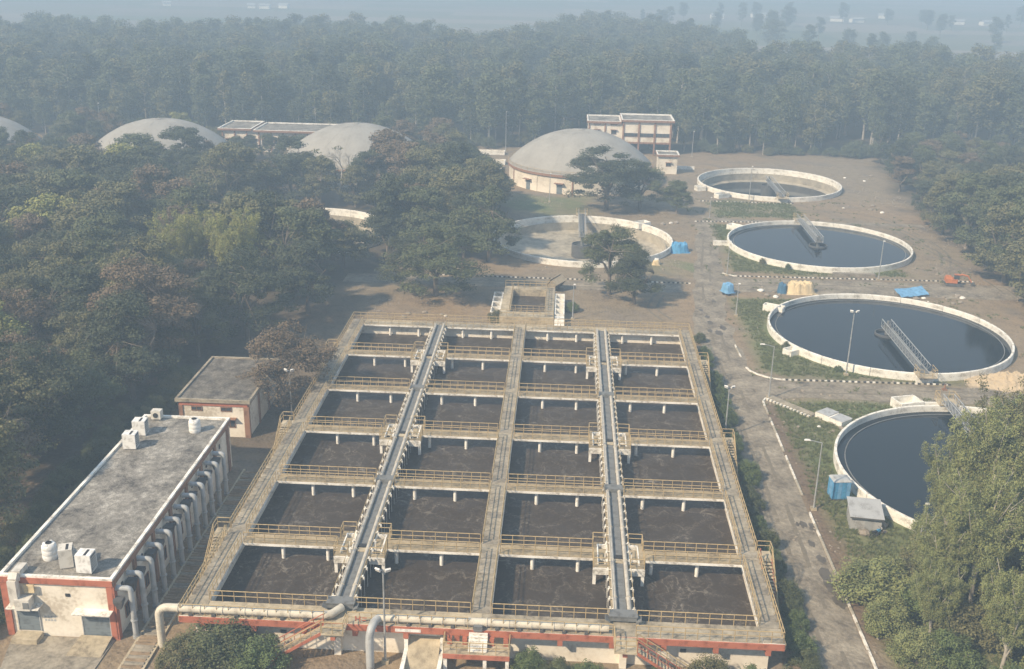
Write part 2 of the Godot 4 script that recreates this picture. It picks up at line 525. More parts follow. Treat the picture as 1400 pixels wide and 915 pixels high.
func make_roads():
	var m := MB.new()
	var p := []
	# main road, its edges a little ragged
	var z := 12.0
	while z > -166:
		var xl: float = 28.2 if z > -95 else lerpf(28.2, 37.0, clampf((-95 - z) / 70.0, 0, 1))
		var xr: float = 34.1 if z > -95 else lerpf(34.1, 41.0, clampf((-95 - z) / 70.0, 0, 1))
		p.append([Vector2(xl + nz(xl, z, 12.0) * 1.3, z), Vector2(xr + (0.0 if z > -59 else nz(xr, z, 14.0, 9.0) * 1.2), z)])
		z -= 2.0
	strip(m, p, 0.02)
	structure("road", m, M.road)
	for r in [[34.0, 96.0, -61.8, -67.9, 0.7], [35.5, 92.0, -110.5, -119.2, 0.9], [-34.0, 29.5, -108.5, -113.5, 0.8], [38.0, 90.0, -163.5, -166.0, 0.7]]:
		var q := MB.new()
		p = []
		var x: float = r[0]
		while x < r[1]:
			var flare: float = clampf((x - r[0]) / 5.0, 0, 1)
			var w := (1.0 - flare) * 2.0 if r[0] > 30 else 0.0
			p.append([Vector2(x, r[3] - w + nz(x, r[3], 14.0) * r[4]), Vector2(x, r[2] + w * 0.6 + nz(x, r[2], 14.0, 4.0) * r[4])])
			x += 2.0
		strip(q, p, 0.032)
		structure("road", q, M.road)
	mud_patches()
	tyre_tracks()
	gravel()
	# striped and plain kerbs
	kerb(V(38.4, 0, -68.3), V(62.5, 0, -68.7), true, "black and white striped kerb along the road between the two nearest full clarifiers")
	kerb_arc([V(33.9, 0, -72.6), V(34.3, 0, -71.2), V(35.1, 0, -70.1), V(36.6, 0, -68.9), V(38.3, 0, -68.3)], "white curved kerb at the road corner below the grass")
	kerb(V(39.0, 0, -119.9), V(84.0, 0, -121.2), true, "long black and white striped kerb passing the orange digger")
	kerb_arc([V(36.9, 0, -121.6), V(37.8, 0, -120.6), V(38.95, 0, -119.9)], "short white kerb end beside the blue covered cart")
	kerb(V(36.0, 0, -162.6), V(59.6, 0, -164.0), true, "thin striped kerb behind the second full clarifier")
	kerb(V(39.2, 0, -183.8), V(62.4, 0, -183.7), true, "farthest striped kerb in front of the half empty clarifier")
	kerb(V(-24.0, 0, -114.6), V(30.0, 0, -114.2), true, "striped kerb between the dry clarifier and the small square tank")
	kerb(V(34.25, 0, -58.4), V(34.25, 0, -33.5), false, "white kerb of the main road beside the dug soil, far length")
	kerb(V(34.25, 0, -29.5), V(34.3, 0, -16.8), false, "white kerb of the main road beside the tin shed, middle length")
	kerb(V(34.3, 0, -15.4), V(34.35, 0, 6.0), false, "white kerb of the main road beside the leafy trees, near length")
	kerb(V(33.6, 0, -82.0), V(33.75, 0, -77.0), false, "short loose length of white kerb by the grass")
	kerb_arc([V(34.25, 0, -58.6), V(34.3, 0, -60.2), V(34.8, 0, -61.2), V(35.5, 0, -61.6)], "rounded white kerb at the corner of the triangular lawn")

func mud_patches():
	# wet mud on the road, where the photograph shows it
	for q in [[34.0, -26.5, 0.7], [33.0, -27.0, 0.6], [32.4, -26.9, 0.35], [33.1, -23.0, 0.5], [33.4, -20.0, 0.6], [33.3, -17.2, 0.9], [33.2, -15.0, 0.8], [33.6, -12.5, 0.9], [31.0, -92.5, 0.7], [32.8, -90.2, 0.9], [31.8, -87.5, 0.8], [30.4, -88.5, 0.6], [30.9, -95.5, 0.6], [30.2, -99.0, 0.5], [33.0, -104.0, 0.6]]:
		var m := MB.new()
		var pts := []
		for k in 14:
			var a := TAU * k / 14
			var rr: float = q[2] * R(0.6, 1.15)
			pts.append(V(q[0] + cos(a) * rr * 0.8, 0.04, q[1] + sin(a) * rr * 1.5))
		for k in 14: m.tri(V(q[0], 0.041, q[1]), pts[(k + 1) % 14], pts[k])
		structure("mud_patch", m, M.mud)

func tyre_tracks():
	# pairs of wheel tracks worn into the earth
	for q in [[[79, -72], [86, -92], [88, -118], [84, -140], [80, -160]], [[81, -128], [85, -142], [83, -160], [78, -172], [66, -176], [48, -175]], [[40, -64.5], [55, -65.2], [70, -65.0], [90, -63.5]], [[37, -114.5], [50, -116.5], [66, -116.2], [82, -113.5]], [[31, 4], [31.2, -30], [31, -60], [31.4, -90], [33.5, -120], [37.5, -150]], [[27, -111], [10, -110.8], [-10, -111], [-28, -110.5]], [[48, -176], [44, -192], [40, -212], [52, -228], [72, -230]], [[24, -93], [22, -99], [24, -108]]]:
		var cv := Curve3D.new()
		for i in q.size():
			var a: Array = q[max(0, i - 1)]
			var b: Array = q[min(q.size() - 1, i + 1)]
			var d := V(b[0] - a[0], 0, b[1] - a[1]) / 6.0
			cv.add_point(V(q[i][0], 0, q[i][1]), -d, d)
		var n := int(cv.get_baked_length() / 0.8)
		for s in [-0.8, 0.8]:
			var m := MB.new()
			var prev := []
			for i in n:
				var p := cv.sample_baked(i * 0.8)
				var t := (cv.sample_baked(i * 0.8 + 0.4) - p).normalized()
				var sd := V(-t.z, 0, t.x)
				var w := 0.16 + 0.14 * absf(nz(p.x, p.z, 25.0, s * 50.0)) * 2.0
				var c: Vector3 = p + sd * (s + 0.15 * nz(p.x, p.z, 9.0))
				c.y = 0.037
				var now := [c - sd * w, c + sd * w]
				# worn through here and there
				if prev.size() and nz(p.x, p.z, 7.0, s * 20.0 + 3.0) > -0.12:
					m.v.append_array(PackedVector3Array([prev[0], now[0], now[1], prev[0], now[1], prev[1]]))
					for k in 6: m.n.append(Vector3.UP)
				prev = now
			if m.v.size(): structure("tyre_track", m, M.track)

func gravel():
	var rm := rock_mesh(7)
	var pts := []
	var gr := RandomNumberGenerator.new()
	gr.seed = 31
	while pts.size() < 5200:
		var x := gr.randf_range(-30, 92)
		var z := gr.randf_range(-235, -4)
		if x < 27 and z > -80: continue
		if x > 28.3 and x < 34 and z > -95 and gr.randf() > 0.15: continue
		var hit := false
		for q in [[58.88, -88.78], [59.52, -142.85], [59.8, -204.0], [58.7, -39.57], [10.15, -141.33], [9.9, -205.0]]:
			if Vector2(x, z).distance_to(Vector2(q[0], q[1])) < 19.6: hit = true
		if hit or nz(x, z, 5.0, 13.0) < 0.02 + gr.randf() * 0.25: continue
		pts.append(V(x, 0, z))
	var mm := MultiMesh.new()
	mm.transform_format = MultiMesh.TRANSFORM_3D
	mm.mesh = rm
	mm.instance_count = pts.size()
	for i in pts.size():
		var s := gr.randf_range(0.1, 0.3) * (2.0 if gr.randf() < 0.06 else 1.0)
		mm.set_instance_transform(i, Transform3D(Basis(Vector3.UP, gr.randf() * 6.0).scaled(V(s, s * 0.7, s * gr.randf_range(0.6, 1.6))), pts[i] + V(0, s * 0.1, 0)))
	var o := MultiMeshInstance3D.new()
	o.name = "gravel"
	o.multimesh = mm
	o.material_override = M.rock
	add_child(o)
	o.set_meta("kind", "stuff")
	o.set_meta("label", "loose gravel and clods strewn over the earth")
	o.set_meta("category", "gravel")

var kmesh := {}
func kerb_stone(striped: bool) -> ArrayMesh:
	if not kmesh.has(striped):
		var b := MB.new()
		b.taper(Vector3.ZERO, Vector2(0.42 if striped else 1.19, 0.26), Vector2(0.42 if striped else 1.18, 0.18), 0.2)
		kmesh[striped] = b.commit()
	return kmesh[striped]

func kerb(a: Vector3, b: Vector3, striped: bool, label: String):
	var t := thing("kerb", label, "kerb", a)
	var d := (b - a)
	var n := int(d.length() / (0.425 if striped else 1.2))
	var turn := Basis(Vector3.UP, atan2(-d.z, d.x))
	var bz := int(a.z)
	for i in n:
		var jit := Basis(Vector3.UP, R(-0.03, 0.03)) * turn
		if not striped and R(0, 1) < 0.05: continue
		inst(t, "kerb_stone", kerb_stone(striped), (M.kerb_black if striped and i % 2 else (M.kerb_white if R(0, 1) < 0.55 else M.kerb_worn)), d * ((i + 0.5) / n) + V(0, R(-0.02, 0.01), 0), jit)

func kerb_arc(pts: Array, label: String):
	var t := thing("kerb", label, "kerb", pts[0])
	for i in pts.size() - 1:
		var d: Vector3 = pts[i + 1] - pts[i]
		var b := MB.new()
		b.taper(Vector3.ZERO, Vector2(d.length() + 0.05, 0.3), Vector2(d.length(), 0.22), 0.17)
		part(t, "kerb_stone", b, M.kerb_white, (pts[i] + pts[i + 1]) / 2 - pts[0] + V(0, -0.005 * i, 0), Basis(Vector3.UP, atan2(-d.z, d.x)))

# ---------------------------------------------------------------- shared pieces
func railing_mb(pts: Array, h := 1.1, gap := 1.05, r := 0.04) -> MB:
	var b := MB.new()
	for i in pts.size() - 1:
		var a: Vector3 = pts[i]
		var d: Vector3 = pts[i + 1] - a
		var n: int = max(1, int(round(d.length() / gap)))
		for k in n + 1:
			if i > 0 and k == 0: continue
			var p := a + d * (float(k) / n)
			b.tube([p, p + V(0, h, 0)], r * 0.9, 4)
		b.tube([a + V(0, h, 0), a + d + V(0, h, 0)], r * 1.15, 5)
		b.tube([a + V(0, h * 0.55, 0), a + d + V(0, h * 0.55, 0)], r, 5)
	return b

func railing(parent: Node3D, pts: Array, m: Material = null, h := 1.1):
	return part(parent, "railing", railing_mb(pts, h), m if m else M.rail, -parent.position)

func stairs(parent: Node3D, top: Vector3, dir: Vector3, width: float, drop: float, run: float, tread: Material, stringer: Material, called := "staircase"):
	# one flight going down from top along dir
	var f := Node3D.new()
	f.name = numbered(parent, called)
	parent.add_child(f)
	f.position = top - parent.position
	var n := int(round(drop / 0.19))
	var b := Basis(dir, Vector3.UP, dir.cross(Vector3.UP))
	var s := MB.new()
	s.box(Vector3.ZERO, V(run / n + 0.06, 0.06, width - 0.02), b)
	var sm := s.commit()
	for i in n:
		inst(f, "step", sm, tread, dir * (run * (i + 0.5) / n) - V(0, drop * (i + 0.6) / n, 0))
	var slope := (dir * run - V(0, drop, 0))
	for sd in [-1, 1]:
		var st := MB.new()
		var off: Vector3 = b.z * (width / 2 * sd)
		var sb := Basis(slope.normalized(), slope.normalized().cross(b.z) * -1.0, b.z)
		st.box(off + slope / 2 - V(0, 0.1, 0), V(slope.length(), 0.26, 0.07), sb)
		part(f, "stringer", st, stringer)
		part(f, "railing", railing_mb([off, off + slope]), stringer if stringer == M.red and sd == 1 else M.rail)
	return f

# ---------------------------------------------------------------- the aeration tank
func aeration_tank():
	var t := thing("aeration_tank", "huge concrete aeration tank crossed by railed walkways, with dark foaming liquor", "tank", V(0, 0, -39))
	var o := -t.position
	var y0 := DECK - 0.3
	# outer and inner walls
	for w in [[-25.0, 24.8, -2.0, -1.6], [-25.0, 24.8, -77.6, -77.2], [-25.0, -24.6, -77.2, -2.0], [24.4, 24.8, -77.2, -2.0]]:
		var b := MB.new()
		b.bx(w[0], w[1], 0, y0, w[2], w[3])
		part(t, "wall", b, M.wall, o)
	for x in [0.0]:
		var b := MB.new()
		b.bx(x - 0.2, x + 0.2, 0, y0, -77.2, -2.0)
		part(t, "wall", b, M.deck, o)
	# deck: white edge beams with tan slabs on them
	for w in [[-26.0, -24.0, -78.6, -0.65], [24.0, 25.8, -78.6, -0.65], [-24.0, 24.0, -3.0, -0.65], [-24.0, 24.0, -78.6, -76.3], [-0.88, 0.88, -76.3, -3.0]]:
		var b := MB.new()
		b.bx(w[0], w[1], y0, DECK - 0.05, w[2], w[3])
		part(t, "edge_beam", b, M.white, o)
	for w in [[-23.97, 23.97, -2.96, -0.67], [-23.97, 23.97, -78.57, -76.33]]:
		var x: float = w[0]
		while x < w[1] - 0.1:
			var x2: float = min(x + 3.99, w[1])
			var b := MB.new()
			b.bx(x, x2, DECK - 0.05, DECK + R(-0.006, 0.006), w[2], w[3])
			part(t, "paving_slab", b, M.slab_c if R(0, 1) < 0.6 else M.deck, o)
			x = x2 + 0.015
	for w in [[-25.97, -24.03, 1.5], [24.03, 25.77, 1.02], [-0.85, 0.85, 1.25]]:
		var b := MB.new()
		b.bx(w[0], w[1], -0.05, 0.0, -w[2] / 2 + 0.012, w[2] / 2 - 0.012)
		var sm := b.commit()
		var za := -0.7 if abs(w[0]) > 5 else -3.02
		var zb := -78.55 if abs(w[0]) > 5 else -76.28
		var n := int((za - zb) / w[2])
		for i in n:
			inst(t, "paving_slab", sm, [M.slab_a, M.slab_b, M.slab_c][rng.randi() % 3], V(0, DECK + R(-0.008, 0.008), za - (za - zb) * (i + 0.5) / n) + o)
	# cross walkways with their columns
	var col := MB.new()
	col.lathe([Vector2(0.19, 0.6), Vector2(0.19, y0)], 12, Vector3.ZERO, true)
	var colm := col.commit()
	for k in range(1, 6):
		var z := -ROW * k
		for bay in [[-24.0, -13.3], [-11.3, -0.88], [0.88, 11.3], [13.3, 24.0]]:
			var b := MB.new()
			b.bx(bay[0], bay[1], y0, DECK - 0.04, z - 1.75, z)
			part(t, "edge_beam", b, M.white, o)
			b = MB.new()
			b.bx(bay[0] + 0.02, bay[1] - 0.02, DECK - 0.04, DECK + R(-0.004, 0.004), z - 1.72, z - 0.03)
			part(t, "walkway_slab", b, M.walk, o)
			# railings stop at the gate boxes
			var e: float = 1.45 if k % 2 == 1 else 0.15
			var xa: float = bay[0] + (e if abs(bay[0]) > 11 and abs(bay[0]) < 14 else 0.12)
			var xb: float = bay[1] - (e if abs(bay[1]) > 11 and abs(bay[1]) < 14 else 0.12)
			for zz in [z - 0.1, z - 1.65]: railing(t, [V(xa, DECK, zz), V(xb, DECK, zz)])
		for x in [-20.2, -15.8, -9.1, -4.7, 4.1, 8.5, 15.5, 19.9]:
			inst(t, "column", colm, M.white, V(x, 0, z - 0.55) + o)
	for x in [-20.0, -15.6, -8.8, -4.4, 4.2, 8.6, 15.6, 20.0]:
		inst(t, "column", colm, M.white, V(x, 0, -76.75) + o)
	# air headers: beam, grating, two pipes and their drop pipes
	var drops := {}
	for s in [-1, 1]:
		var d := MB.new()
		d.tube([V(0, 0.02, 0), V(0.3 * s, 0.02, 0), V(0.38 * s, -0.1, 0), V(0.38 * s, -0.35, 0)], 0.045, 6)
		d.tube([V(0.38 * s, -0.3, 0), V(0.38 * s, -2.1, 0)], 0.02, 4)
		d.box(V(0.34 * s, -0.08, 0), V(0.14, 0.2, 0.15))
		d.tube([V(0.2 * s, 0.12, 0), V(0.34 * s, 0.2, 0)], 0.07, 6)
		drops[s] = d.commit()
	for cx in [-12.3, 12.3]:
		var b := MB.new()
		b.bx(cx - 0.92, cx + 0.92, y0 + 0.02, DECK - 0.02, -76.3, -3.0)
		part(t, "header_beam", b, M.deck, o)
		var zg := -3.3
		var gm := MB.new()
		gm.bx(-0.4, 0.4, 0.0, 0.05, -1.2, 1.2)
		var gmesh := gm.commit()
		while zg > -75:
			inst(t, "grating_panel", gmesh, M.grating, V(cx, DECK + R(0, 0.012), zg - 1.22) + o)
			zg -= 2.45
		for s in [-1, 1]:
			var q := MB.new()
			q.tube([V(cx + 0.62 * s, DECK + 0.22, -3.3), V(cx + 0.62 * s, DECK + 0.22, -76.6)], 0.2, 12)
			part(t, "air_pipe", q, M.airpipe, o)
			for i in 46:
				var z := -4.3 - i * 1.56
				inst(t, "drop_pipe", drops[s], M.white, V(cx + 0.78 * s, DECK + 0.2, z) + o)
			for i in 12:
				var f := MB.new()
				f.tube([V(0, 0, -0.05), V(0, 0, 0.05)], 0.26, 12)
				part(t, "flange", f, M.airpipe, V(cx + 0.62 * s, DECK + 0.22, -6.0 - i * 6.1) + o)
		for s in [-1, 1]:
			var lr := MB.new()
			lr.tube([V(cx + 1.02 * s, DECK + 0.75, -3.2), V(cx + 1.02 * s, DECK + 0.75, -76.4)], 0.03, 5)
			for i in 25: lr.tube([V(cx + 1.02 * s, DECK - 0.1, -3.3 - i * 3.04), V(cx + 1.02 * s, DECK + 0.75, -3.3 - i * 3.04)], 0.025, 4)
			part(t, "side_rail", lr, M.rail, o)
		# dark hood and legs over the pipe ends at the front
		var hd := MB.new()
		hd.box(V(cx, DECK + 0.72, -2.9), V(2.5, 0.1, 1.1))
		hd.box(V(cx, DECK + 0.5, -2.45), V(2.3, 0.5, 0.08))
		for s in [-1, 1]:
			hd.box(V(cx + 1.35 * s, DECK + 0.4, -2.6), V(0.5, 0.08, 0.9), Basis(Vector3.BACK, 0.5 * s))
			hd.box(V(cx + 1.15 * s, DECK + 0.35, -2.5), V(0.1, 0.7, 0.1))
		part(t, "pipe_hood", hd, M.grating, o)
		for k in [2, 4]:
			var fp := MB.new()
			fp.box(V(cx, DECK + 0.47, -ROW * k - 0.85), V(1.95, 0.06, 1.0))
			fp.box(V(cx, DECK + 0.26, -ROW * k - 0.35), V(1.95, 0.36, 0.06))
			part(t, "cover_plate", fp, M.grating, o)
		for k in [1, 3, 5]: gate_box(t, cx, -ROW * k)
	# railings on the perimeter decks
	railing(t, [V(-25.9, DECK, -78.5), V(25.7, DECK, -78.5)])
	railing(t, [V(-23.9, DECK, -76.4), V(-13.3, DECK, -76.4)])
	railing(t, [V(-11.3, DECK, -76.4), V(-0.9, DECK, -76.4)])
	railing(t, [V(0.9, DECK, -76.4), V(11.3, DECK, -76.4)])
	railing(t, [V(13.3, DECK, -76.4), V(23.9, DECK, -76.4)])
	for r in [[-23.9, -13.5], [-11.1, -0.95], [0.95, 11.1], [13.5, 23.9]]: railing(t, [V(r[0], DECK, -2.92), V(r[1], DECK, -2.92)])
	for r in [[-25.8, -13.35], [-11.3, -1.0], [1.0, 11.35], [13.3, 25.7]]: railing(t, [V(r[0], DECK, -0.72), V(r[1], DECK, -0.72)])
	for x in [-24.1, -0.8, 0.8, 24.1]:
		for k in 6:
			var za := -ROW * k - (3.1 if k == 0 else 1.75)
			railing(t, [V(x, DECK, za), V(x, DECK, -ROW * (k + 1))])
	for s in [[-25.9, -1], [25.7, 1]]:
		var cuts := [-0.72, -14.0, -15.4, -39.4, -40.8, -64.8, -66.2, -78.5]
		for i in range(0, 8, 2): railing(t, [V(s[0], DECK, cuts[i]), V(s[0], DECK, cuts[i + 1])])
		for k in [1, 3, 5]:
			var z: float = -ROW * k - 1.3
			var x: float = s[0] + 0.1 * s[1]
			var ld := MB.new()
			ld.bx(x, x + 1.3 * s[1], DECK - 0.2, DECK - 0.02, z - 1.4, z)
			part(t, "landing", ld, M.deck, o)
			railing(t, [V(x, DECK, z - 1.35), V(x + 1.25 * s[1], DECK, z - 1.35), V(x + 1.25 * s[1], DECK, z)])
			stairs(t, V(x + 0.65 * s[1], DECK, z), V(0, 0, 1), 1.15, DECK, 5.2, M.deck, M.red if k == 1 and s[1] == 1 else M.rail)
	# red fascia beam and its brackets
	for w in [[-26.0, 25.8, -0.66, -0.5, 0], [-26.12, -26.0, -78.6, -0.66, 1], [25.8, 25.92, -78.6, -0.66, 1]]:
		var b := MB.new()
		b.bx(w[0], w[1], DECK - 0.62, DECK - 0.06, w[2], w[3])
		part(t, "fascia_beam", b, M.red if w[4] == 0 else M.walk, o)
	for i in 12:
		var x := -23.9 + i * 4.4
		var b := MB.new()
		b.bx(x - 0.22, x + 0.22, DECK - 1.2, DECK - 0.64, -1.6, -0.53)
		part(t, "bracket", b, M.red, o)
	for sd in [-1, 1]:
		for i in 17:
			var z := -3.0 - i * 4.5
			var b := MB.new()
			b.bx(sd * 24.9, sd * 25.75, DECK - 1.0, DECK - 0.3, z - 0.2, z + 0.2)
			part(t, "bracket", b, M.red, o)
	# platforms and flights on the front
	var left_pf := MB.new()
	left_pf.bx(-13.3, -11.35, DECK - 0.18, DECK, -0.49, 0.95)
	part(t, "landing", left_pf, M.deck, o)
	var right_pf := MB.new()
	right_pf.bx(11.4, 13.3, DECK - 0.18, DECK, -0.49, 1.55)
	part(t, "landing", right_pf, M.deck, o)
	for c in [[-12.35, 0.1], [12.35, 0.5]]:
		var b := MB.new()
		b.bx(c[0] - 0.75, c[0] + 0.75, DECK - 0.5, DECK - 0.18, -0.49, c[1] + 0.6)
		part(t, "landing_beam", b, M.deck, o)
		b = MB.new()
		b.bx(c[0] - 0.3, c[0] + 0.3, 0, DECK - 0.5, -1.6, -0.9)
		part(t, "pillar", b, M.wall, o)
		b = MB.new()
		b.bx(c[0] - 0.2, c[0] + 0.2, DECK - 0.85, DECK - 0.5, c[1] + 0.2, c[1] + 0.6)
		part(t, "bracket", b, M.red, o)
	railing(t, [V(-11.4, DECK, -0.5), V(-11.4, DECK, 0.9), V(-13.2, DECK, 0.9)])
	railing(t, [V(11.45, DECK, -0.5), V(11.45, DECK, 1.5), V(13.25, DECK, 1.5)])
	stairs(t, V(-13.3, DECK, 0.3), V(-1, 0, 0), 1.1, DECK, 5.2, M.deck, M.red)
	stairs(t, V(13.3, DECK, 0.95), V(1, 0, 0), 1.1, DECK, 5.2, M.deck, M.red)
	# central lower platform with white steps
	var pf := MB.new()
	pf.bx(-2.95, 2.7, 2.0, 2.2, -0.49, 1.05)
	part(t, "landing", pf, M.deck, o)
	pf = MB.new()
	pf.bx(-2.95, 2.7, 1.75, 2.15, 1.05, 1.17)
	part(t, "fascia_beam", pf, M.red, o)
	railing(t, [V(-2.9, 2.2, -0.4), V(-2.9, 2.2, 1.0), V(2.65, 2.2, 1.0), V(2.65, 2.2, -0.4)])
	for x in [-2.75, 2.5, 0.6]:
		var b := MB.new()
		b.bx(x - 0.15, x + 0.15, 0, 1.75, 0.75, 1.03)
		part(t, "pillar", b, M.white, o)
	for i in 6:
		var b := MB.new()
		b.bx(-0.85, 0.75, 2.2, DECK - 0.2 * (i + 1), -0.48 + 0.2 * i, -0.28 + 0.2 * i)
		part(t, "step", b, M.white, o)
	for x in [-2.5, -1.2, 1.1, 2.3]:
		var b := MB.new()
		b.bx(x - 0.2, x + 0.2, 2.2, DECK - 0.62, -0.48, -0.2)
		part(t, "pillar", b, M.red, o)
	var bp := MB.new()
	bp.box(V(-0.1, DECK + 0.45, -1.0), V(0.75, 0.06, 1.3))
	bp.box(V(-0.1, DECK + 0.2, -0.4), V(0.75, 0.5, 0.05))
	part(t, "cover_plate", bp, M.grating, o)
	# outlet chute beside the platform
	for w in [-6.3, -3.2]:
		var b := MB.new()
		b.bx(w - 0.17, w + 0.17, 0, 2.2, -1.58, -0.6)
		b.bx(w - 0.17, w + 0.17, 0, 1.2, -0.6, 3.6)
		part(t, "chute_wall", b, M.white, o)
	var ch := MB.new()
	ch.quad(V(-6.1, 1.9, -1.55), V(-6.1, 0.2, 2.6), V(-3.4, 0.2, 2.6), V(-3.4, 1.9, -1.55))
	ch.quad(V(-6.1, 1.7, -1.55), V(-3.4, 1.7, -1.55), V(-3.4, 0.0, 2.6), V(-6.1, 0.0, 2.6))
	part(t, "chute_floor", ch, M.deck, o)
	# number mark and plate on the fascia
	var mk := MB.new()
	for q in [[0.0, 0.25, 0.12, 0.5], [0.35, 0.25, 0.12, 0.5], [0.17, 0.25, 0.3, 0.1], [0.75, 0.35, 0.4, 0.09], [0.7, 0.1, 0.35, 0.09]]:
		mk.box(V(-10.6 + q[0], DECK + 0.25 + q[1], -0.66), V(q[2], q[3], 0.02))
	part(t, "number_mark", mk, M.red, o)
	var pl := MB.new()
	pl.bx(-7.2, -5.0, DECK - 0.48, DECK - 0.2, -0.498, -0.47)
	part(t, "name_plate", pl, M.plastic, o)
	# small drain outlets in the front wall
	for x in [-17.2, 17.5]:
		var b := MB.new()
		b.bx(x - 0.25, x + 0.25, 1.5, 1.85, -1.6, -1.55)
		part(t, "drain_outlet", b, M.steel, o)
	# the liquor
	var wq := MB.new()
	wq.quad(V(-24.6, 1.65, -77.2), V(-24.6, 1.65, -2.0), V(24.4, 1.65, -2.0), V(24.4, 1.65, -77.2))
	var wo := structure("water", wq, M.liquor)
	wo.set_meta("label", "dark brown liquor with foam threads in the aeration tank")
	# the main air pipe on the front deck, and the riser pipes
	var mp := thing("air_main", "cream air pipe bending down at the front corner of the aeration tank", "pipe", V(-27.9, 0, -1.0))
	var b1 := MB.new()
	var pth := [V(0, 0, 0), V(0, 3.2, 0)]
	for i in range(1, 6): pth.append(V(0.8 - 0.8 * cos(i * PI / 10), 3.2 + 0.8 * sin(i * PI / 10), 0))
	pth.append(V(14.6, 4.0, 0))
	for i in range(1, 4): pth.append(V(14.6 + 0.8 * sin(i * PI / 12), 4.0, -0.8 + 0.8 * cos(i * PI / 12)))
	pth.append(V(15.8, 4.0, -1.2))
	b1.tube(pth, 0.36, 14)
	part(mp, "pipe_run", b1, M.pipe)
	for i in 7: pipe_collar(mp, V(1.8 + i * 1.95, 4.0, 0), Basis(Vector3.BACK, -PI / 2), 0.42)
	for i in 6: saddle(mp, V(2.9 + i * 2.0, DECK, 0))
	mp = thing("air_main", "cream air pipe along the front deck towards the middle steps, with grey riser", "pipe", V(-9.2, 0, 0.7))
	var b2 := MB.new()
	b2.tube([V(0, 0, 0), V(0, 2.6, 0), V(0.0, 3.2, -0.1), V(0.1, 3.75, -0.45), V(0.25, 4.0, -1.0), V(0.5, 4.0, -1.5)], 0.36, 14)
	part(mp, "riser", b2, M.greypipe)
	b2 = MB.new()
	b2.tube([V(0.4, 4.0, -1.65), V(1.4, 4.0, -1.7), V(20.2, 4.0, -1.7)], 0.34, 14)
	part(mp, "pipe_run", b2, M.pipe)
	for i in 10: pipe_collar(mp, V(2.2 + i * 1.9, 4.0, -1.7), Basis(Vector3.BACK, -PI / 2), 0.4)
	for i in 9: saddle(mp, V(3.1 + i * 1.9, DECK, -1.7))

func pipe_collar(parent: Node3D, at: Vector3, b: Basis, r: float):
	var q := MB.new()
	q.tube([V(0, -0.05, 0), V(0, 0.05, 0)], r, 14)
	part(parent, "collar", q, M.pipe, at, b)

func saddle(parent: Node3D, at: Vector3):
	var q := MB.new()
	q.box(V(0, 0.1, 0), V(0.3, 0.2, 0.8))
	part(parent, "saddle", q, M.steel, at)

func gate_box(t: Node3D, cx: float, z: float):
	var o := -t.position
	for s in [-1, 1]:
		var x0: float = cx + 0.95 * s
		var x1: float = cx + 2.45 * s
		var b := MB.new()
		var zf := z + 1.6
		var zb := z - 3.0
		b.bx(x0, x1 - 0.05 * s, DECK - 0.72, DECK - 0.5, zb + 0.05, zf - 0.02)
		part(t, "gate_floor", b, M.slab_b, o)
		# tan border, white rim of the pocket, white front and side faces
		b = MB.new()
		b.bx(x1 - 0.45 * s, x1 - 0.03 * s, DECK - 0.5, DECK, zb, zf - 0.02)
		b.bx(x0, x1 - 0.45 * s, DECK - 0.5, DECK - 0.004, zf - 0.65, zf - 0.02)
		b.bx(x0, x1 - 0.45 * s, DECK - 0.5, DECK - 0.006, zb, zb + 0.45)
		part(t, "gate_deck", b, M.walk, o)
		b = MB.new()
		b.bx(x1 - 0.57 * s, x1 - 0.45 * s, DECK - 0.5, DECK + 0.05, zb + 0.45, zf - 0.65)
		b.bx(x0, x1 - 0.57 * s, DECK - 0.5, DECK + 0.045, zb + 0.45, zb + 0.6)
		b.bx(x0, x0 + 0.1 * s, DECK - 0.5, DECK + 0.04, zb + 0.6, zf - 0.65)
		part(t, "gate_rim", b, M.white, o)
		b = MB.new()
		b.bx(x0, x1, DECK - 0.72, DECK - 0.02, zf - 0.02, zf + 0.1)
		part(t, "gate_face", b, M.white, o)
		b = MB.new()
		b.bx(x1 - 0.33 * s, x1 - 0.03 * s, 0.6, DECK - 0.75, zf - 0.3, zf)
		part(t, "column", b, M.white, o)
		b = MB.new()
		b.tube([V(x0 + 0.3 * s, DECK - 0.3, z - 0.2), V(x0 + 0.3 * s, DECK + 0.5, z - 0.2)], 0.05, 6)
		b.box(V(x0 + 0.3 * s, DECK - 0.42, z - 0.6), V(0.12, 0.16, 1.6))
		part(t, "gate_spindle", b, M.white, o)
		railing(t, [V(x0 + 0.1 * s, DECK, zb + 0.1), V(x1 - 0.06 * s, DECK, zb + 0.1), V(x1 - 0.06 * s, DECK, z - 1.7)])
		railing(t, [V(x1 - 0.06 * s, DECK, z - 0.05), V(x1 - 0.06 * s, DECK, zf + 0.05), V(x0 + 0.1 * s, DECK, zf + 0.05)])
	var h := MB.new()
	h.box(V(cx, DECK + 0.12, z - 0.2), V(0.8, 0.14, 0.55))
	part(t, "hatch", h, M.dark, o)
	h = MB.new()
	h.box(V(cx, DECK + 0.1, z + 0.5), V(0.78, 0.1, 0.6))
	part(t, "cover_plate", h, M.deck, o)

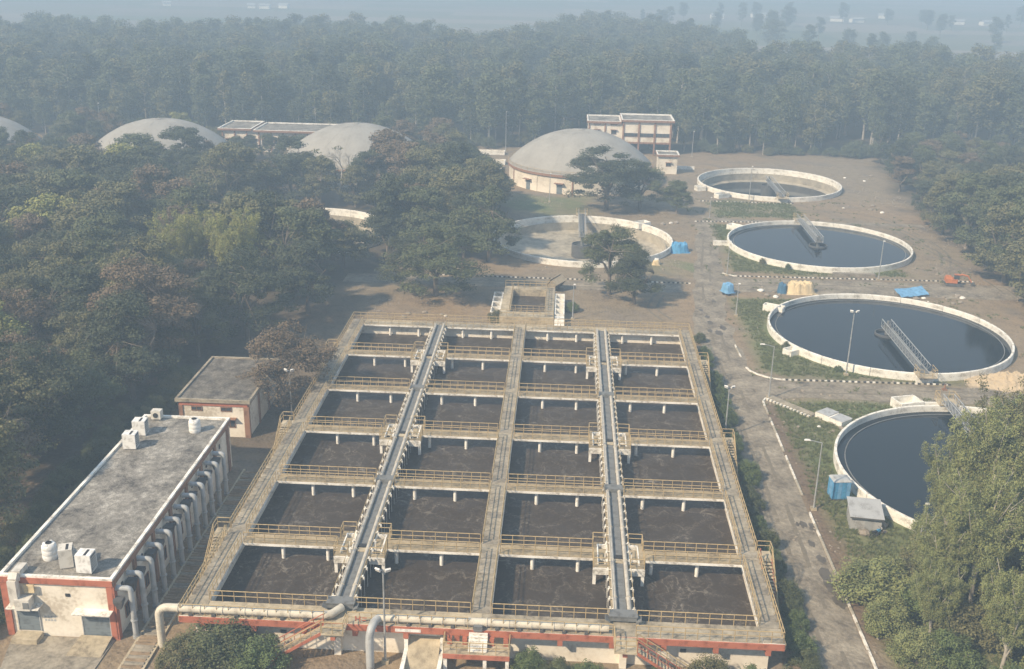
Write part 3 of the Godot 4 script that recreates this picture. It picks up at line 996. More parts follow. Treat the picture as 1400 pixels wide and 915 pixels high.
# ---------------------------------------------------------------- clarifiers
func clarifier(label: String, cx: float, cz: float, r: float, state: String, toward: float) -> Node3D:
	var t := thing("clarifier", label, "clarifier", V(cx, 0, cz))
	var b := MB.new()
	# rim wall in sixteen cast lengths, some a little out of line
	var seg := 16
	for k in seg:
		var w := MB.new()
		var e := R(-0.012, 0.012)
		var a0 := TAU * k / seg + 0.002
		var a1 := TAU * (k + 1) / seg - 0.002
		w.lathe([Vector2(r, 0.0), Vector2(r, 1.14 + e), Vector2(r - 0.04, 1.2 + e), Vector2(r - 0.31, 1.2 + e), Vector2(r - 0.35, 1.14 + e), Vector2(r - 0.35, 0.0 if state == "full" else -0.4)], 8, Vector3.ZERO, false, a0, a1)
		part(t, "rim_wall", w, M.rim)
	var wl := 0.32
	if state == "full":
		b = MB.new()
		b.lathe([Vector2(r - 1.3, 0.05), Vector2(r - 1.3, wl + 0.09), Vector2(r - 1.42, wl + 0.09), Vector2(r - 1.42, 0.05)], 96)
		part(t, "weir_ring", b, M.grating)
		b = MB.new()
		b.lathe([Vector2(r - 0.3, wl), Vector2(0.01, wl)], 96)
		part(t, "water", b, M.water)
	else:
		b = MB.new()
		b.lathe([Vector2(r, 0.0), Vector2(r, -0.5), Vector2(r - 0.36, -0.4), Vector2(r - 0.36, -0.35), Vector2(r - 1.3, -0.35), Vector2(r - 1.3, -0.1), Vector2(r - 1.5, -0.1), Vector2(r - 1.5, -1.9), Vector2(r - 2.6, -2.3), Vector2(0.01, -3.2)], 96)
		part(t, "basin_floor", b, M.basin)
		if state == "low":
			b = MB.new()
			b.lathe([Vector2(r - 2.4, -2.25), Vector2(0.01, -2.25)], 96)
			part(t, "water", b, M.water)
	# centre well
	b = MB.new()
	var y1 := wl + 0.35 if state == "full" else (0.4 if state == "low" else -0.6)
	var y2 := 0.1 if state == "full" else -2.6
	b.lathe([Vector2(1.9, y2), Vector2(1.9, y1), Vector2(1.75, y1), Vector2(1.75, y2)], 32)
	part(t, "centre_well", b, M.steel if state != "dry" else M.grating)
	b = MB.new()
	b.tube([V(0, y2 - 0.5, 0), V(0, 1.5, 0)], 0.35, 12)
	part(t, "centre_column", b, M.grating)
	# half bridge from the rim to the centre
	var br := Node3D.new()
	br.name = numbered(t, "bridge")
	t.add_child(br)
	br.rotation.y = -toward
	var y := 1.45
	b = MB.new()
	b.box(V(r / 2 - 0.3, y, 0), V(r + 1.6, 0.1, 1.1))
	part(br, "bridge_deck", b, M.grating)
	for s in [-1, 1]:
		b = MB.new()
		var z: float = 0.72 * s
		b.tube([V(-1.0, y - 0.05, z), V(r + 0.3, y - 0.05, z)], 0.07, 5)
		b.tube([V(-1.0, y + 1.15, z), V(r + 0.3, y + 1.15, z)], 0.08, 5)
		var n := 14
		for i in n:
			var xa: float = lerp(-1.0, r + 0.3, float(i) / n)
			var xb: float = lerp(-1.0, r + 0.3, float(i + 1) / n)
			b.tube([V(xa, y - 0.05, z), V(xa, y + 1.15, z)], 0.035, 4)
			b.tube([V(xa, y - 0.05, z), V(xb, y + 1.15, z)], 0.035, 4)
		part(br, "truss", b, M.galv)
	b = MB.new()
	b.box(V(0, y + 0.35, 0), V(0.9, 0.6, 0.8))
	b.tube([V(0, y + 0.6, 0), V(0, y + 1.2, 0)], 0.22, 10)
	part(br, "drive_unit", b, M.grating)
	b = MB.new()
	b.bx(r - 0.5, r + 1.9, 1.2, 1.36, -1.3, 1.3)
	part(br, "end_platform", b, M.deck)
	b = MB.new()
	b.box(V(r + 0.6, 0.6, 0), V(0.6, 1.19, 2.4))
	part(br, "end_pier", b, M.rim)
	part(br, "railing", railing_mb([V(r - 0.4, 1.36, -1.25), V(r + 1.85, 1.36, -1.25), V(r + 1.85, 1.36, -0.6)]), M.rail)
	part(br, "railing", railing_mb([V(r - 0.4, 1.36, 1.25), V(r + 1.85, 1.36, 1.25), V(r + 1.85, 1.36, 0.6)]), M.rail)
	return t

func chamber(t: Node3D, x: float, z: float, w: float, d: float, turn: float, h := 1.15):
	# small open-topped box beside the rim
	var b := MB.new()
	for q in [[0, -d / 2, w, 0.2], [0, d / 2, w, 0.2], [-w / 2, 0, 0.2, d - 0.2], [w / 2, 0, 0.2, d - 0.2]]:
		b.box(V(q[0], h / 2, q[1]), V(q[2], h, q[3]))
	b.box(V(0, 0.25, 0), V(w - 0.2, 0.1, d - 0.2))
	part(t, "chamber", b, M.rim, V(x, 0, z) - t.position, Basis(Vector3.UP, turn))

func clarifiers():
	var c := clarifier("round clarifier full of dark water with bridge, tall lamp in front and blue tarp behind", 58.88, -88.78, 18.9, "full", PI / 2)
	chamber(c, 42.0, -79.2, 2.6, 1.6, 0.6, 0.9)
	chamber(c, 42.7, -99.6, 3.4, 1.3, -0.5)
	c = clarifier("round clarifier full of dark water behind the yellow covered heap, bridge from far rim", 59.52, -142.85, 18.8, "full", -PI / 2)
	chamber(c, 44.2, -156.0, 3.2, 2.0, -0.7)
	chamber(c, 39.6, -142.6, 3.6, 0.9, 0.0, 0.9)
	c = clarifier("farthest round clarifier, half empty with pale inner wall showing", 59.8, -204.0, 18.6, "low", PI / 2)
	chamber(c, 41.0, -196.5, 2.4, 1.8, 0.3)
	chamber(c, 45.5, -188.6, 3.6, 1.6, 0.6)
	c = clarifier("nearest round clarifier, half hidden by the leafy trees", 58.7, -39.57, 19.1, "full", -PI / 2)
	chamber(c, 53.6, -59.8, 3.4, 2.4, 0.3, 1.3)
	var wl := MB.new()
	wl.box(V(56.8, 0.6, -59.4), V(5.0, 1.2, 0.25), Basis(Vector3.UP, 0.05))
	part(c, "chamber_wall", wl, M.rim, -c.position)
	wl = MB.new()
	wl.box(V(78, 0.45, -58.0), V(24, 0.9, 0.25), Basis(Vector3.UP, -0.18))
	part(c, "outer_wall", wl, M.rim, -c.position)
	c = clarifier("dry round clarifier with dark centre drum in front of the big dome", 10.15, -141.33, 18.9, "dry", -PI / 2)
	chamber(c, 23.4, -155.6, 3.4, 2.2, 0.6, 1.3)
	var dr := MB.new()
	dr.lathe([Vector2(2.2, -3.0), Vector2(2.2, -0.3), Vector2(2.0, -0.3), Vector2(2.0, -0.9), Vector2(0.01, -0.9)], 32)
	part(c, "centre_drum", dr, M.steel)
	c = clarifier("dry clarifier almost hidden by the trees of the wood", -49.5, -141.3, 18.9, "dry", PI)

# ---------------------------------------------------------------- digesters
func digesters():
	for q in [[9.9, -205.0, "big grey domed digester with cream wall beside the rear building"], [-49.8, -205.0, "grey digester dome behind the bare tree"], [-102.5, -204.0, "grey digester dome rising over the wood left of the long building"], [-156.5, -205.0, "grey digester dome cut off at the edge of the picture"]]:
		var t := thing("digester", q[2], "digester", V(q[0], 0, q[1]), 0.0, "domed digesters")
		var b := MB.new()
		b.lathe([Vector2(18.7, 0), Vector2(18.7, 4.3)], 96)
		part(t, "wall", b, M.wall)
		b = MB.new()
		b.lathe([Vector2(18.7, 4.3), Vector2(19.15, 4.3), Vector2(19.15, 4.85), Vector2(18.9, 4.85)], 96)
		part(t, "ring_beam", b, M.brown)
		# membrane in sixteen gores, welded seams a little proud
		var rs := 25.5
		var rise := 8.5
		var prof := []
		for i in 15:
			var a := asin(19.0 / rs) * (1.0 - i / 14.0)
			prof.append(Vector2(rs * sin(a) + 0.001, 4.86 + rs * cos(a) - (rs - rise)))
		for k in 16:
			var g := MB.new()
			g.lathe(prof, 6, Vector3.ZERO, true, TAU * k / 16 + 0.002, TAU * (k + 1) / 16 - 0.002)
			part(t, "roof_gore", g, M.dome)
		b = MB.new()
		for k in 16:
			var pts := []
			for p in prof: pts.append(V(cos(TAU * k / 16) * p.x, p.y - 0.02, sin(TAU * k / 16) * p.x))
			b.tube(pts, 0.06, 4)
		part(t, "seams", b, M.dome)
		b = MB.new()
		b.lathe([Vector2(0.9, 13.25), Vector2(0.9, 13.5), Vector2(0.01, 13.55)], 16)
		part(t, "cap", b, M.dome)
		var ring := []
		for k in 49: ring.append(V(cos(TAU * k / 48) * 19.0, 4.85, sin(TAU * k / 48) * 19.0))
		part(t, "railing", railing_mb(ring, 0.9, 2.5), M.rail)
		# doorways and sunshades on the front
		for a in [1.85, 2.35, 1.2]:
			var d := MB.new()
			d.box(V(0, 1.2, 0), V(1.4, 2.4, 0.1))
			part(t, "door", d, M.door, V(cos(a) * 18.72, 0, sin(a) * 18.72), Basis(Vector3.UP, PI / 2 - a))
			d = MB.new()
			d.box(V(0, 2.75, 0.4), V(2.4, 0.12, 1.2))
			part(t, "sunshade", d, M.brown, V(cos(a) * 18.72, 0, sin(a) * 18.72), Basis(Vector3.UP, PI / 2 - a))
		for k in 12:
			var a := TAU * k / 12 + 0.1
			var d := MB.new()
			d.box(V(0, 2.15, 0), V(0.35, 4.3, 0.2))
			part(t, "pilaster", d, M.brown if k % 2 else M.wall, V(cos(a) * 18.75, 0, sin(a) * 18.75), Basis(Vector3.UP, PI / 2 - a))

# ---------------------------------------------------------------- buildings
func parapet_roof(t: Node3D, x0, x1, z0, z1, y: float, fascia: Material, lip := 0.25, up := 0.35, top: Material = null, edge: Material = null):
	var b := MB.new()
	b.bx(x0 + lip, x1 - lip, y - 0.25, y - 0.02, z0 + lip, z1 - lip)
	part(t, "roof", b, top if top else M.roof, -t.position)
	b = MB.new()
	b.bx(x0, x1, y - 0.25, y + up, z1 - lip, z1)
	b.bx(x0, x1, y - 0.25, y + up, z0, z0 + lip)
	b.bx(x0, x0 + lip, y - 0.25, y + up, z0 + lip, z1 - lip)
	b.bx(x1 - lip, x1, y - 0.25, y + up, z0 + lip, z1 - lip)
	part(t, "parapet", b, edge if edge else M.white, -t.position)
	if fascia:
		for w in [[x0 - 0.02, x1 + 0.02, z1, z1 + 0.06], [x0 - 0.02, x1 + 0.02, z0 - 0.06, z0], [x0 - 0.06, x0, z0, z1], [x1, x1 + 0.06, z0, z1]]:
			b = MB.new()
			b.bx(w[0], w[1], y - 0.36, y + up - 0.1, w[2], w[3])
			part(t, "fascia", b, fascia, -t.position)

func window(t: Node3D, at: Vector3, w: float, h: float, turn := 0.0, shade := true):
	var f := Node3D.new()
	f.name = numbered(t, "window")
	t.add_child(f)
	f.position = at - t.position
	f.rotation.y = turn
	var b := MB.new()
	b.box(V(0, 0, 0.01), V(w, h, 0.06))
	part(f, "pane", b, M.glass)
	b = MB.new()
	for q in [[0, h / 2, w + 0.1, 0.08], [0, -h / 2, w + 0.1, 0.08], [-w / 2, 0, 0.08, h], [w / 2, 0, 0.08, h], [0, 0, 0.05, h]]:
		b.box(V(q[0], q[1], 0.05), V(q[2], q[3], 0.06))
	part(f, "frame", b, M.brown)
	if shade:
		b = MB.new()
		b.box(V(0, h / 2 + 0.15, 0.3), V(w + 0.5, 0.1, 0.6))
		part(f, "sunshade", b, M.brown)

func blower_house():
	var x0 := -41.9
	var x1 := -32.05
	var z0 := -35.0
	var z1 := -1.6
	var h := 6.0
	var t := thing("blower_house", "long flat roofed blower house with cream walls and red corner columns", "building", V(-37, 0, -18))
	var o := -t.position
	for w in [[x0, x1, z1 - 0.25, z1], [x0, x1, z0, z0 + 0.25], [x0, x0 + 0.25, z0 + 0.25, z1 - 0.25], [x1 - 0.25, x1, z0 + 0.25, z1 - 0.25]]:
		var b := MB.new()
		b.bx(w[0], w[1], 0, h - 0.25, w[2], w[3])
		part(t, "wall", b, M.wall, o)
	parapet_roof(t, x0 - 0.12, x1 + 0.12, z0 - 0.12, z1 + 0.12, h, null, 0.3, 0.22)
	var b := MB.new()
	b.bx(x0 - 0.12, x1 + 0.12, h - 0.52, h + 0.02, z1 + 0.12, z1 + 0.22)
	part(t, "fascia_beam", b, M.red, o)
	b = MB.new()
	b.bx(x1 + 0.12, x1 + 0.2, h - 0.5, h + 0.02, z0, z1 + 0.1)
	part(t, "fascia_beam", b, M.brown, o)
	for x in [x0 + 0.25, x1 - 0.2]:
		b = MB.new()
		b.bx(x - 0.3, x + 0.3, 0, h - 0.52, z1, z1 + 0.16)
		part(t, "corner_column", b, M.red, o)
	b = MB.new()
	b.bx(x1, x1 + 0.2, 0, h - 0.5, z1 - 0.4, z1 + 0.16)
	part(t, "corner_column", b, M.red, o)
	for i in range(1, 8):
		b = MB.new()
		b.bx(x1, x1 + 0.22, 0, h - 0.5, z1 - i * 4.6 - 0.25, z1 - i * 4.6 + 0.25)
		part(t, "pilaster", b, M.brown, o)
	# doors with sunshades
	for d in [[-40.9, -38.9, 2.5, 0.55], [-35.1, -32.6, 2.75, 0.0]]:
		var dn := Node3D.new()
		dn.name = numbered(t, "door")
		t.add_child(dn)
		dn.position = V((d[0] + d[1]) / 2, d[3], z1) + o
		var w: float = d[1] - d[0]
		for i in 8:
			b = MB.new()
			b.bx(-w / 2 + 0.05, w / 2 - 0.05, d[2] * i / 8.0 + 0.008, d[2] * (i + 1) / 8.0 - 0.008, 0.0, 0.05 + 0.015 * (i % 2))
			part(dn, "shutter_slat", b, M.door)
		b = MB.new()
		b.bx(-w / 2 - 0.03, -w / 2 + 0.05, 0, d[2] + 0.08, 0, 0.1)
		b.bx(w / 2 - 0.05, w / 2 + 0.03, 0, d[2] + 0.08, 0, 0.1)
		b.bx(-w / 2 - 0.03, w / 2 + 0.03, d[2], d[2] + 0.08, 0, 0.095)
		part(dn, "frame", b, M.greypipe)
		b = MB.new()
		b.box(V(0, d[2] + 0.25, 0.5), V(w + 0.9, 0.1, 1.0))
		part(dn, "sunshade", b, M.white)
	# small vent, side windows, painted notice
	b = MB.new()
	b.bx(-36.3, -35.9, 4.2, 4.5, z1, z1 + 0.06)
	part(t, "vent", b, M.dark, o)
	for i in 6: window(t, V(x1 + 0.01, 1.6, z1 - 2.3 - i * 4.6), 0.9, 1.3, PI / 2, false)
	for i in 7:
		b = MB.new()
		b.bx(x1, x1 + 0.08, 4.2, 4.7, z1 - 2.0 - i * 4.6, z1 - 1.7 - i * 4.6)
		part(t, "vent", b, M.dark, o)
	b = MB.new()
	for r in 2:
		for i in 4:
			b.bx(-38.5 + i * 0.27, -38.5 + i * 0.27 + 0.2, 1.9 - r * 0.34, 2.1 - r * 0.34, z1, z1 + 0.012)
	part(t, "painted_notice", b, M.greypipe, o)
	# concrete apron and step
	b = MB.new()
	b.quad(V(-41.5, 0.1, z1 + 0.2), V(-40.2, 0.1, 3.6), V(-32.4, 0.1, 3.6), V(-32.3, 0.1, z1 + 0.2))
	b.quad(V(-32.3, 0.1, z1 + 0.2), V(-32.4, 0.1, 3.6), V(-32.4, 0.0, 3.6), V(-32.3, 0.0, z1 + 0.2))
	b.quad(V(-40.2, 0.1, 3.6), V(-41.5, 0.1, z1 + 0.2), V(-41.5, 0.0, z1 + 0.2), V(-40.2, 0.0, 3.6))
	part(t, "apron", b, M.slab_a, o)
	b = MB.new()
	b.bx(-41.0, -38.7, 0.1, 0.55, z1 + 0.2, z1 + 1.5)
	part(t, "door_step", b, M.deck, o)
	b = MB.new()
	b.quad(V(-35.3, 0.4, z1 + 0.18), V(-35.6, 0.112, 1.2), V(-32.5, 0.112, 1.2), V(-32.5, 0.4, z1 + 0.18))
	part(t, "door_ramp", b, M.deck, o)
	# cooler and its duct hanging on the front wall
	t = thing("air_cooler", "cream cooling duct bending over the roof edge above the left shutter door", "cooler", V(-40.3, 3.3, z1 + 0.3))
	b = MB.new()
	b.box(V(0.55, 0.5, 0.35), V(1.3, 1.1, 0.9))
	part(t, "cabinet", b, M.acunit)
	b = MB.new()
	b.box(V(0.9, 0.5, 0.82), V(0.5, 0.6, 0.06))
	part(t, "grille", b, M.grating)
	b = MB.new()
	b.box(V(-0.15, 1.6, 0.42), V(0.75, 2.4, 0.6))
	b.box(V(-0.1, 2.95, 0.1), V(0.75, 0.6, 0.8), Basis(Vector3.RIGHT, -0.7))
	b.box(V(-0.05, 3.12, -0.75), V(0.75, 0.55, 1.4))
	part(t, "duct", b, M.acunit)
	b = MB.new()
	b.box(V(1.0, 1.75, 0.05), V(0.9, 0.8, 0.1))
	part(t, "panel", b, M.sack)
	# blower pipes on the shaded side
	for i in 12:
		var z := -1.95 - i * 2.38
		var p := thing("blower_pipe", "grey blower pipe bending down the shaded side wall of the long house, between its neighbours", "pipe", V(-31.9, 0, z), 0.0, "blower pipes along the side wall")
		if i == 0: p.set_meta("label", "grey blower pipe nearest the front corner of the long house")
		if i == 11: p.set_meta("label", "grey blower pipe farthest back along the side wall")
		b = MB.new()
		var y := 5.1
		b.tube([V(0.05, y, 0), V(1.02, y, 0), V(1.2, y - 0.06, 0), V(1.28, y - 0.2, 0), V(1.3, y - 0.4, 0), V(1.3, 0, 0)], 0.24, 12)
		part(p, "pipe_run", b, M.greypipe)
		b = MB.new()
		b.tube([V(1.3, 1.8, 0), V(1.3, 1.9, 0)], 0.32, 12)
		part(p, "flange", b, M.greypipe)
		b = MB.new()
		b.tube([V(1.3, 0.0, 0), V(1.3, 0.25, 0)], 0.3, 10)
		part(p, "foot", b, M.greypipe)
		b = MB.new()
		b.tube([V(0.05, y - 0.02, 0), V(0.16, y - 0.02, 0)], 0.28, 10)
		part(p, "flange", b, M.greypipe)
		# intake hood below the pipe
		b = MB.new()
		if i % 2 == 0:
			b.box(V(0.42, 4.25, 0.55), V(0.8, 0.3, 0.75))
			b.taper(V(0.42, 3.35, 0.55), Vector2(0.3, 0.3), Vector2(0.8, 0.75), 0.75)
		else:
			b.taper(V(0.42, 3.3, 0.2), Vector2(0.4, 0.5), Vector2(0.8, 0.9), 0.9)
			b.box(V(0.42, 4.35, 0.2), V(0.84, 0.3, 0.95))
		part(p, "intake_hood", b, M.steel)
	# boxes and tanks standing on the roof
	var ac0 := [[-34.8, -3.05, 0.0, 1.75, 1.35, "white air conditioner box standing nearest the roof corner"], [-36.85, -3.7, 0.35, 1.8, 1.15, "grey air conditioner box between the round water tank and corner box"], [-40.35, -27.0, 0.05, 1.7, 1.4, "white air conditioner box on the far left roof edge, nearer of two"], [-40.6, -30.4, 0.05, 1.7, 1.4, "white air conditioner box on the far left roof edge, farther of two"]]
	for a in ac0:
		var u := thing("air_conditioner", a[5], "air conditioner", V(a[0], h - 0.02, a[1]), a[2], "rooftop air conditioners")
		b = MB.new()
		b.box(V(0, a[3] / 2 + 0.1, 0), V(a[4], a[3], 1.25))
		part(u, "casing", b, M.plastic if u.name != "air_conditioner_001" else M.acunit)
		for sx in [-1, 1]:
			b = MB.new()
			b.box(V(sx * (a[4] / 2 + 0.01), a[3] / 2 + 0.1, 0), V(0.03, a[3] - 0.25, 1.0))
			part(u, "grille", b, M.grating)
			for i in 6:
				b = MB.new()
				b.box(V(sx * (a[4] / 2 + 0.035), 0.35 + i * (a[3] - 0.4) / 6.0, 0), V(0.03, 0.06, 0.96))
				part(u, "louvre", b, M.acunit)
		b = MB.new()
		b.box(V(0.15, a[3] + 0.105, 0.05), V(0.22, 0.03, 0.95))
		part(u, "top_slot", b, M.dark)
		b = MB.new()
		for sx in [-1, 1]: b.box(V(sx * 0.4, 0.05, 0), V(0.1, 0.1, 1.2))
		part(u, "foot_rail", b, M.steel)
	for a in [[-38.9, -4.75, "round white plastic water tank at the front of the blower house roof"], [-34.85, -31.6, "round white plastic water tank alone at the back of the blower house roof"]]:
		var u := thing("water_tank", a[2], "water tank", V(a[0], h - 0.02, a[1]), 0.0, "rooftop water tanks")
		b = MB.new()
		b.lathe([Vector2(0.62, 0), Vector2(0.66, 0.1), Vector2(0.66, 0.45), Vector2(0.63, 0.5), Vector2(0.66, 0.55), Vector2(0.66, 0.95), Vector2(0.63, 1.0), Vector2(0.66, 1.05), Vector2(0.64, 1.3), Vector2(0.5, 1.5), Vector2(0.26, 1.56)], 28, Vector3.ZERO, true)
		part(u, "tank_body", b, M.plastic)
		b = MB.new()
		b.lathe([Vector2(0.28, 1.5), Vector2(0.28, 1.62), Vector2(0.2, 1.62), Vector2(0.2, 1.55), Vector2(0.01, 1.55)], 20)
		part(u, "lid", b, M.dark)
		for k in 4:
			b = MB.new()
			b.box(V(cos(k * PI / 2) * 0.42, 1.5, sin(k * PI / 2) * 0.42), V(0.22, 0.1, 0.22))
			part(u, "lifting_lug", b, M.plastic)
	var dsh := thing("vent_box", "small grey box on the far back roof edge of the blower house", "vent", V(-40.2, h + 0.2, -34.3))
	b = MB.new()
	b.box(V(0, 0.5, 0), V(1.1, 1.0, 0.9))
	part(dsh, "casing", b, M.acunit)
	b = MB.new()
	b.lathe([Vector2(0.3, 0), Vector2(0.3, 0.05), Vector2(0.01, 0.05)], 16)
	part(dsh, "fan", b, M.dark, V(0, 0.5, 0.45), Basis(Vector3.RIGHT, PI / 2))
	# covered trench between the house and the tank
	var tr := thing("trench_cover", "strip of ribbed trench covers between the blower house and the big tank", "trench cover", V(-29.3, 0, -15))
	b = MB.new()
	b.taper(V(0, 0, 0), Vector2(1.86, 0.42), Vector2(1.76, 0.2), 0.16)
	var sm := b.commit()
	for i in 80:
		inst(tr, "cover_slab", sm, [M.slab_b, M.brown_slab, M.brown_slab][rng.randi() % 3], V(R(-0.04, 0.04) - (0.0 if i > 12 else 0.0), R(0.1, 0.14), 18.2 - i * 0.46), Basis(Vector3.UP, R(-0.02, 0.02)))
	for x in [-1.0, 1.0]:
		b = MB.new()
		b.bx(x - 0.12, x + 0.12, 0, 0.2, -19.0, 18.6)
		part(tr, "trench_wall", b, M.deck)

func pump_house():
	var x0 := -41.2
	var x1 := -31.8
	var z0 := -56.6
	var z1 := -42.7
	var h := 4.9
	var t := thing("pump_house", "small flat roofed house with dark stained roof and red band behind the blower house", "building", V(-36.5, 0, -50))
	var o := -t.position
	for w in [[x0 + 0.4, x1 - 0.4, z1 - 0.25, z1], [x0 + 0.4, x1 - 0.4, z0, z0 + 0.25], [x0 + 0.4, x0 + 0.65, z0 + 0.25, z1 - 0.25], [x1 - 0.65, x1 - 0.4, z0 + 0.25, z1 - 0.25]]:
		var b := MB.new()
		b.bx(w[0], w[1], 0, h - 0.25, w[2], w[3])
		part(t, "wall", b, M.wall, o)
	parapet_roof(t, x0, x1, z0 - 0.3, z1 + 0.3, h, null, 0.3, 0.18, M.roof_dark, M.slab_c)
	var b := MB.new()
	b.bx(x0 + 0.4, x1 - 0.4, h - 0.75, h - 0.25, z1, z1 + 0.1)
	part(t, "fascia_beam", b, M.red, o)
	b = MB.new()
	b.bx(x1 - 0.4, x1 - 0.3, h - 0.75, h - 0.25, z0, z1)
	part(t, "fascia_beam", b, M.brown, o)
	for x in [x0 + 0.6, x1 - 0.65]:
		b = MB.new()
		b.bx(x - 0.25, x + 0.25, 0, h - 0.75, z1, z1 + 0.14)
		part(t, "corner_column", b, M.brown, o)
	for i in 4:
		b = MB.new()
		b.bx(x1 - 0.4, x1 - 0.22, 0, h - 0.75, z1 - 0.3 - i * 4.4, z1 + 0.15 - i * 4.4)
		part(t, "pilaster", b, M.brown, o)
	window(t, V(-38.6, 3.75, z1 + 0.01), 1.3, 0.5, 0, false)
	window(t, V(-34.9, 3.75, z1 + 0.01), 1.3, 0.5, 0, false)
	window(t, V(-34.5, 1.9, z1 + 0.01), 1.2, 1.1, 0, true)

func rear_buildings():
	# three-bay building on pillars with a lower wing
	var t := thing("rear_building", "cream building on brown pillars with ribbon windows and lower wing behind the dome", "building", V(25, 0, -250))
	var o := -t.position
	var b := MB.new()
	var x0 := 22.8
	var x1 := 37.3
	var zf := -244.0
	var zb := -256.0
	b.bx(x0, x1, 3.6, 9.7, zb, zf)
	part(t, "wall", b, M.wall, o)
	parapet_roof(t, x0 - 0.4, x1 + 0.8, zb - 0.4, zf + 0.6, 10.2, M.brown, 0.4, 0.35)
	for i in 4:
		var x := x0 + 0.2 + i * 4.7
		b = MB.new()
		b.bx(x - 0.25, x + 0.25, 0, 9.9, zf, zf + 0.3)
		part(t, "pillar", b, M.brown, o)
		b = MB.new()
		b.bx(x - 0.25, x + 0.25, 0, 3.6, zb, zb + 0.4)
		part(t, "pillar", b, M.brown, o)
	for q in [3.4]:
		b = MB.new()
		b.bx(x0, x1, q, q + 0.5, zf, zf + 0.18)
		part(t, "floor_band", b, M.brown, o)
	for i in 3:
		var xa := x0 + 0.5 + i * 4.7
		var f := Node3D.new()
		f.name = numbered(t, "window")
		t.add_child(f)
		f.position = V(xa + 2.05, 6.0, zf) + o
		b = MB.new()
		b.box(V(0, 0, 0.02), V(4.0, 1.05, 0.05))
		part(f, "pane", b, M.glass)
		b = MB.new()
		for k in 5: b.box(V(-2.0 + k, 0, 0.06), V(0.06, 1.05, 0.05))
		b.box(V(0, -0.56, 0.06), V(4.1, 0.08, 0.1))
		part(f, "frame", b, M.brown)
	b = MB.new()
	b.bx(12.6, x0, 0, 9.2, zb, zf - 0.3)
	part(t, "wall", b, M.wall, o)
	parapet_roof(t, 12.2, x0 - 0.45, zb - 0.4, zf + 0.3, 9.6, M.brown, 0.4, 0.3)
	for x in [12.8, 17.6]:
		b = MB.new()
		b.bx(x - 0.2, x + 0.2, 0, 9.2, zf - 0.3, zf - 0.05)
		part(t, "pillar", b, M.brown, o)
	window(t, V(20.2, 6.6, zf - 0.28), 1.5, 1.2)
	window(t, V(15.2, 6.6, zf - 0.28), 1.5, 1.2)
	window(t, V(20.2, 8.9, zf - 0.28), 2.0, 0.2)
	window(t, V(15.2, 8.9, zf - 0.28), 2.0, 0.2)
	# hut beside the dome
	t = thing("hut", "small cream hut with flat roof beside the big dome", "hut", V(34.2, 0, -219.5))
	o = -t.position
	b = MB.new()
	b.bx(31.6, 36.8, 0, 5.0, -222.0, -216.5)
	part(t, "wall", b, M.wall, o)
	parapet_roof(t, 31.2, 37.3, -222.5, -216.0, 5.2, M.brown, 0.35, 0.25)
	window(t, V(34.4, 2.6, -216.48), 1.3, 0.9)
	b = MB.new()
	b.bx(36.8, 42.5, 0.0, 0.9, -224.0, -223.7)
	part(t, "garden_wall", b, M.white, o)
	# long building behind the third dome
	t = thing("office_building", "long low cream building with brown columns behind the domes at the wood", "building", V(-80, 0, -238))
	o = -t.position
	b = MB.new()
	b.bx(-95.0, -62.0, 0, 5.9, -246.0, -232.4)
	part(t, "wall", b, M.wall, o)
	parapet_roof(t, -96.0, -86.0, -246.5, -231.6, 6.5, M.brown, 0.4, 0.3)
	parapet_roof(t, -85.5, -61.5, -246.5, -231.6, 6.2, M.brown, 0.4, 0.3)
	for i in 10:
		b = MB.new()
		b.bx(-95.0 + i * 3.6, -94.6 + i * 3.6, 0, 5.9, -232.4, -232.1)
		part(t, "column", b, M.brown, o)
	for i in 9: window(t, V(-93.0 + i * 3.6, 3.0, -232.39), 2.0, 1.2)
	# drying beds left of the big dome
	for q in [[-23.0, -12.0, -240.5, -238.0, "long white trough behind the drying beds left of the big dome"], [-21.0, -11.0, -226.0, -223.0, "white walled sludge bed left of the big dome, farther one"], [-20.0, -11.5, -219.0, -215.5, "white walled sludge bed left of the big dome, nearer one"]]:
		t = thing("sludge_bed", q[4], "sludge bed", V((q[0] + q[1]) / 2, 0, q[2]))
		o = -t.position
		b = MB.new()
		b.bx(q[0], q[1], 0.02, 1.0, q[2] - 0.2, q[2])
		b.bx(q[0], q[1], 0.02, 1.0, q[3], q[3] + 0.2)
		b.bx(q[0], q[0] + 0.2, 0.02, 1.0, q[2], q[3])
		b.bx(q[1] - 0.2, q[1], 0.02, 1.0, q[2], q[3])
		part(t, "wall", b, M.white, o)
		b = MB.new()
		b.bx(q[0] + 0.2, q[1] - 0.2, 0.03, 0.6, q[2], q[3])
		part(t, "bed_surface", b, M.deck, o)

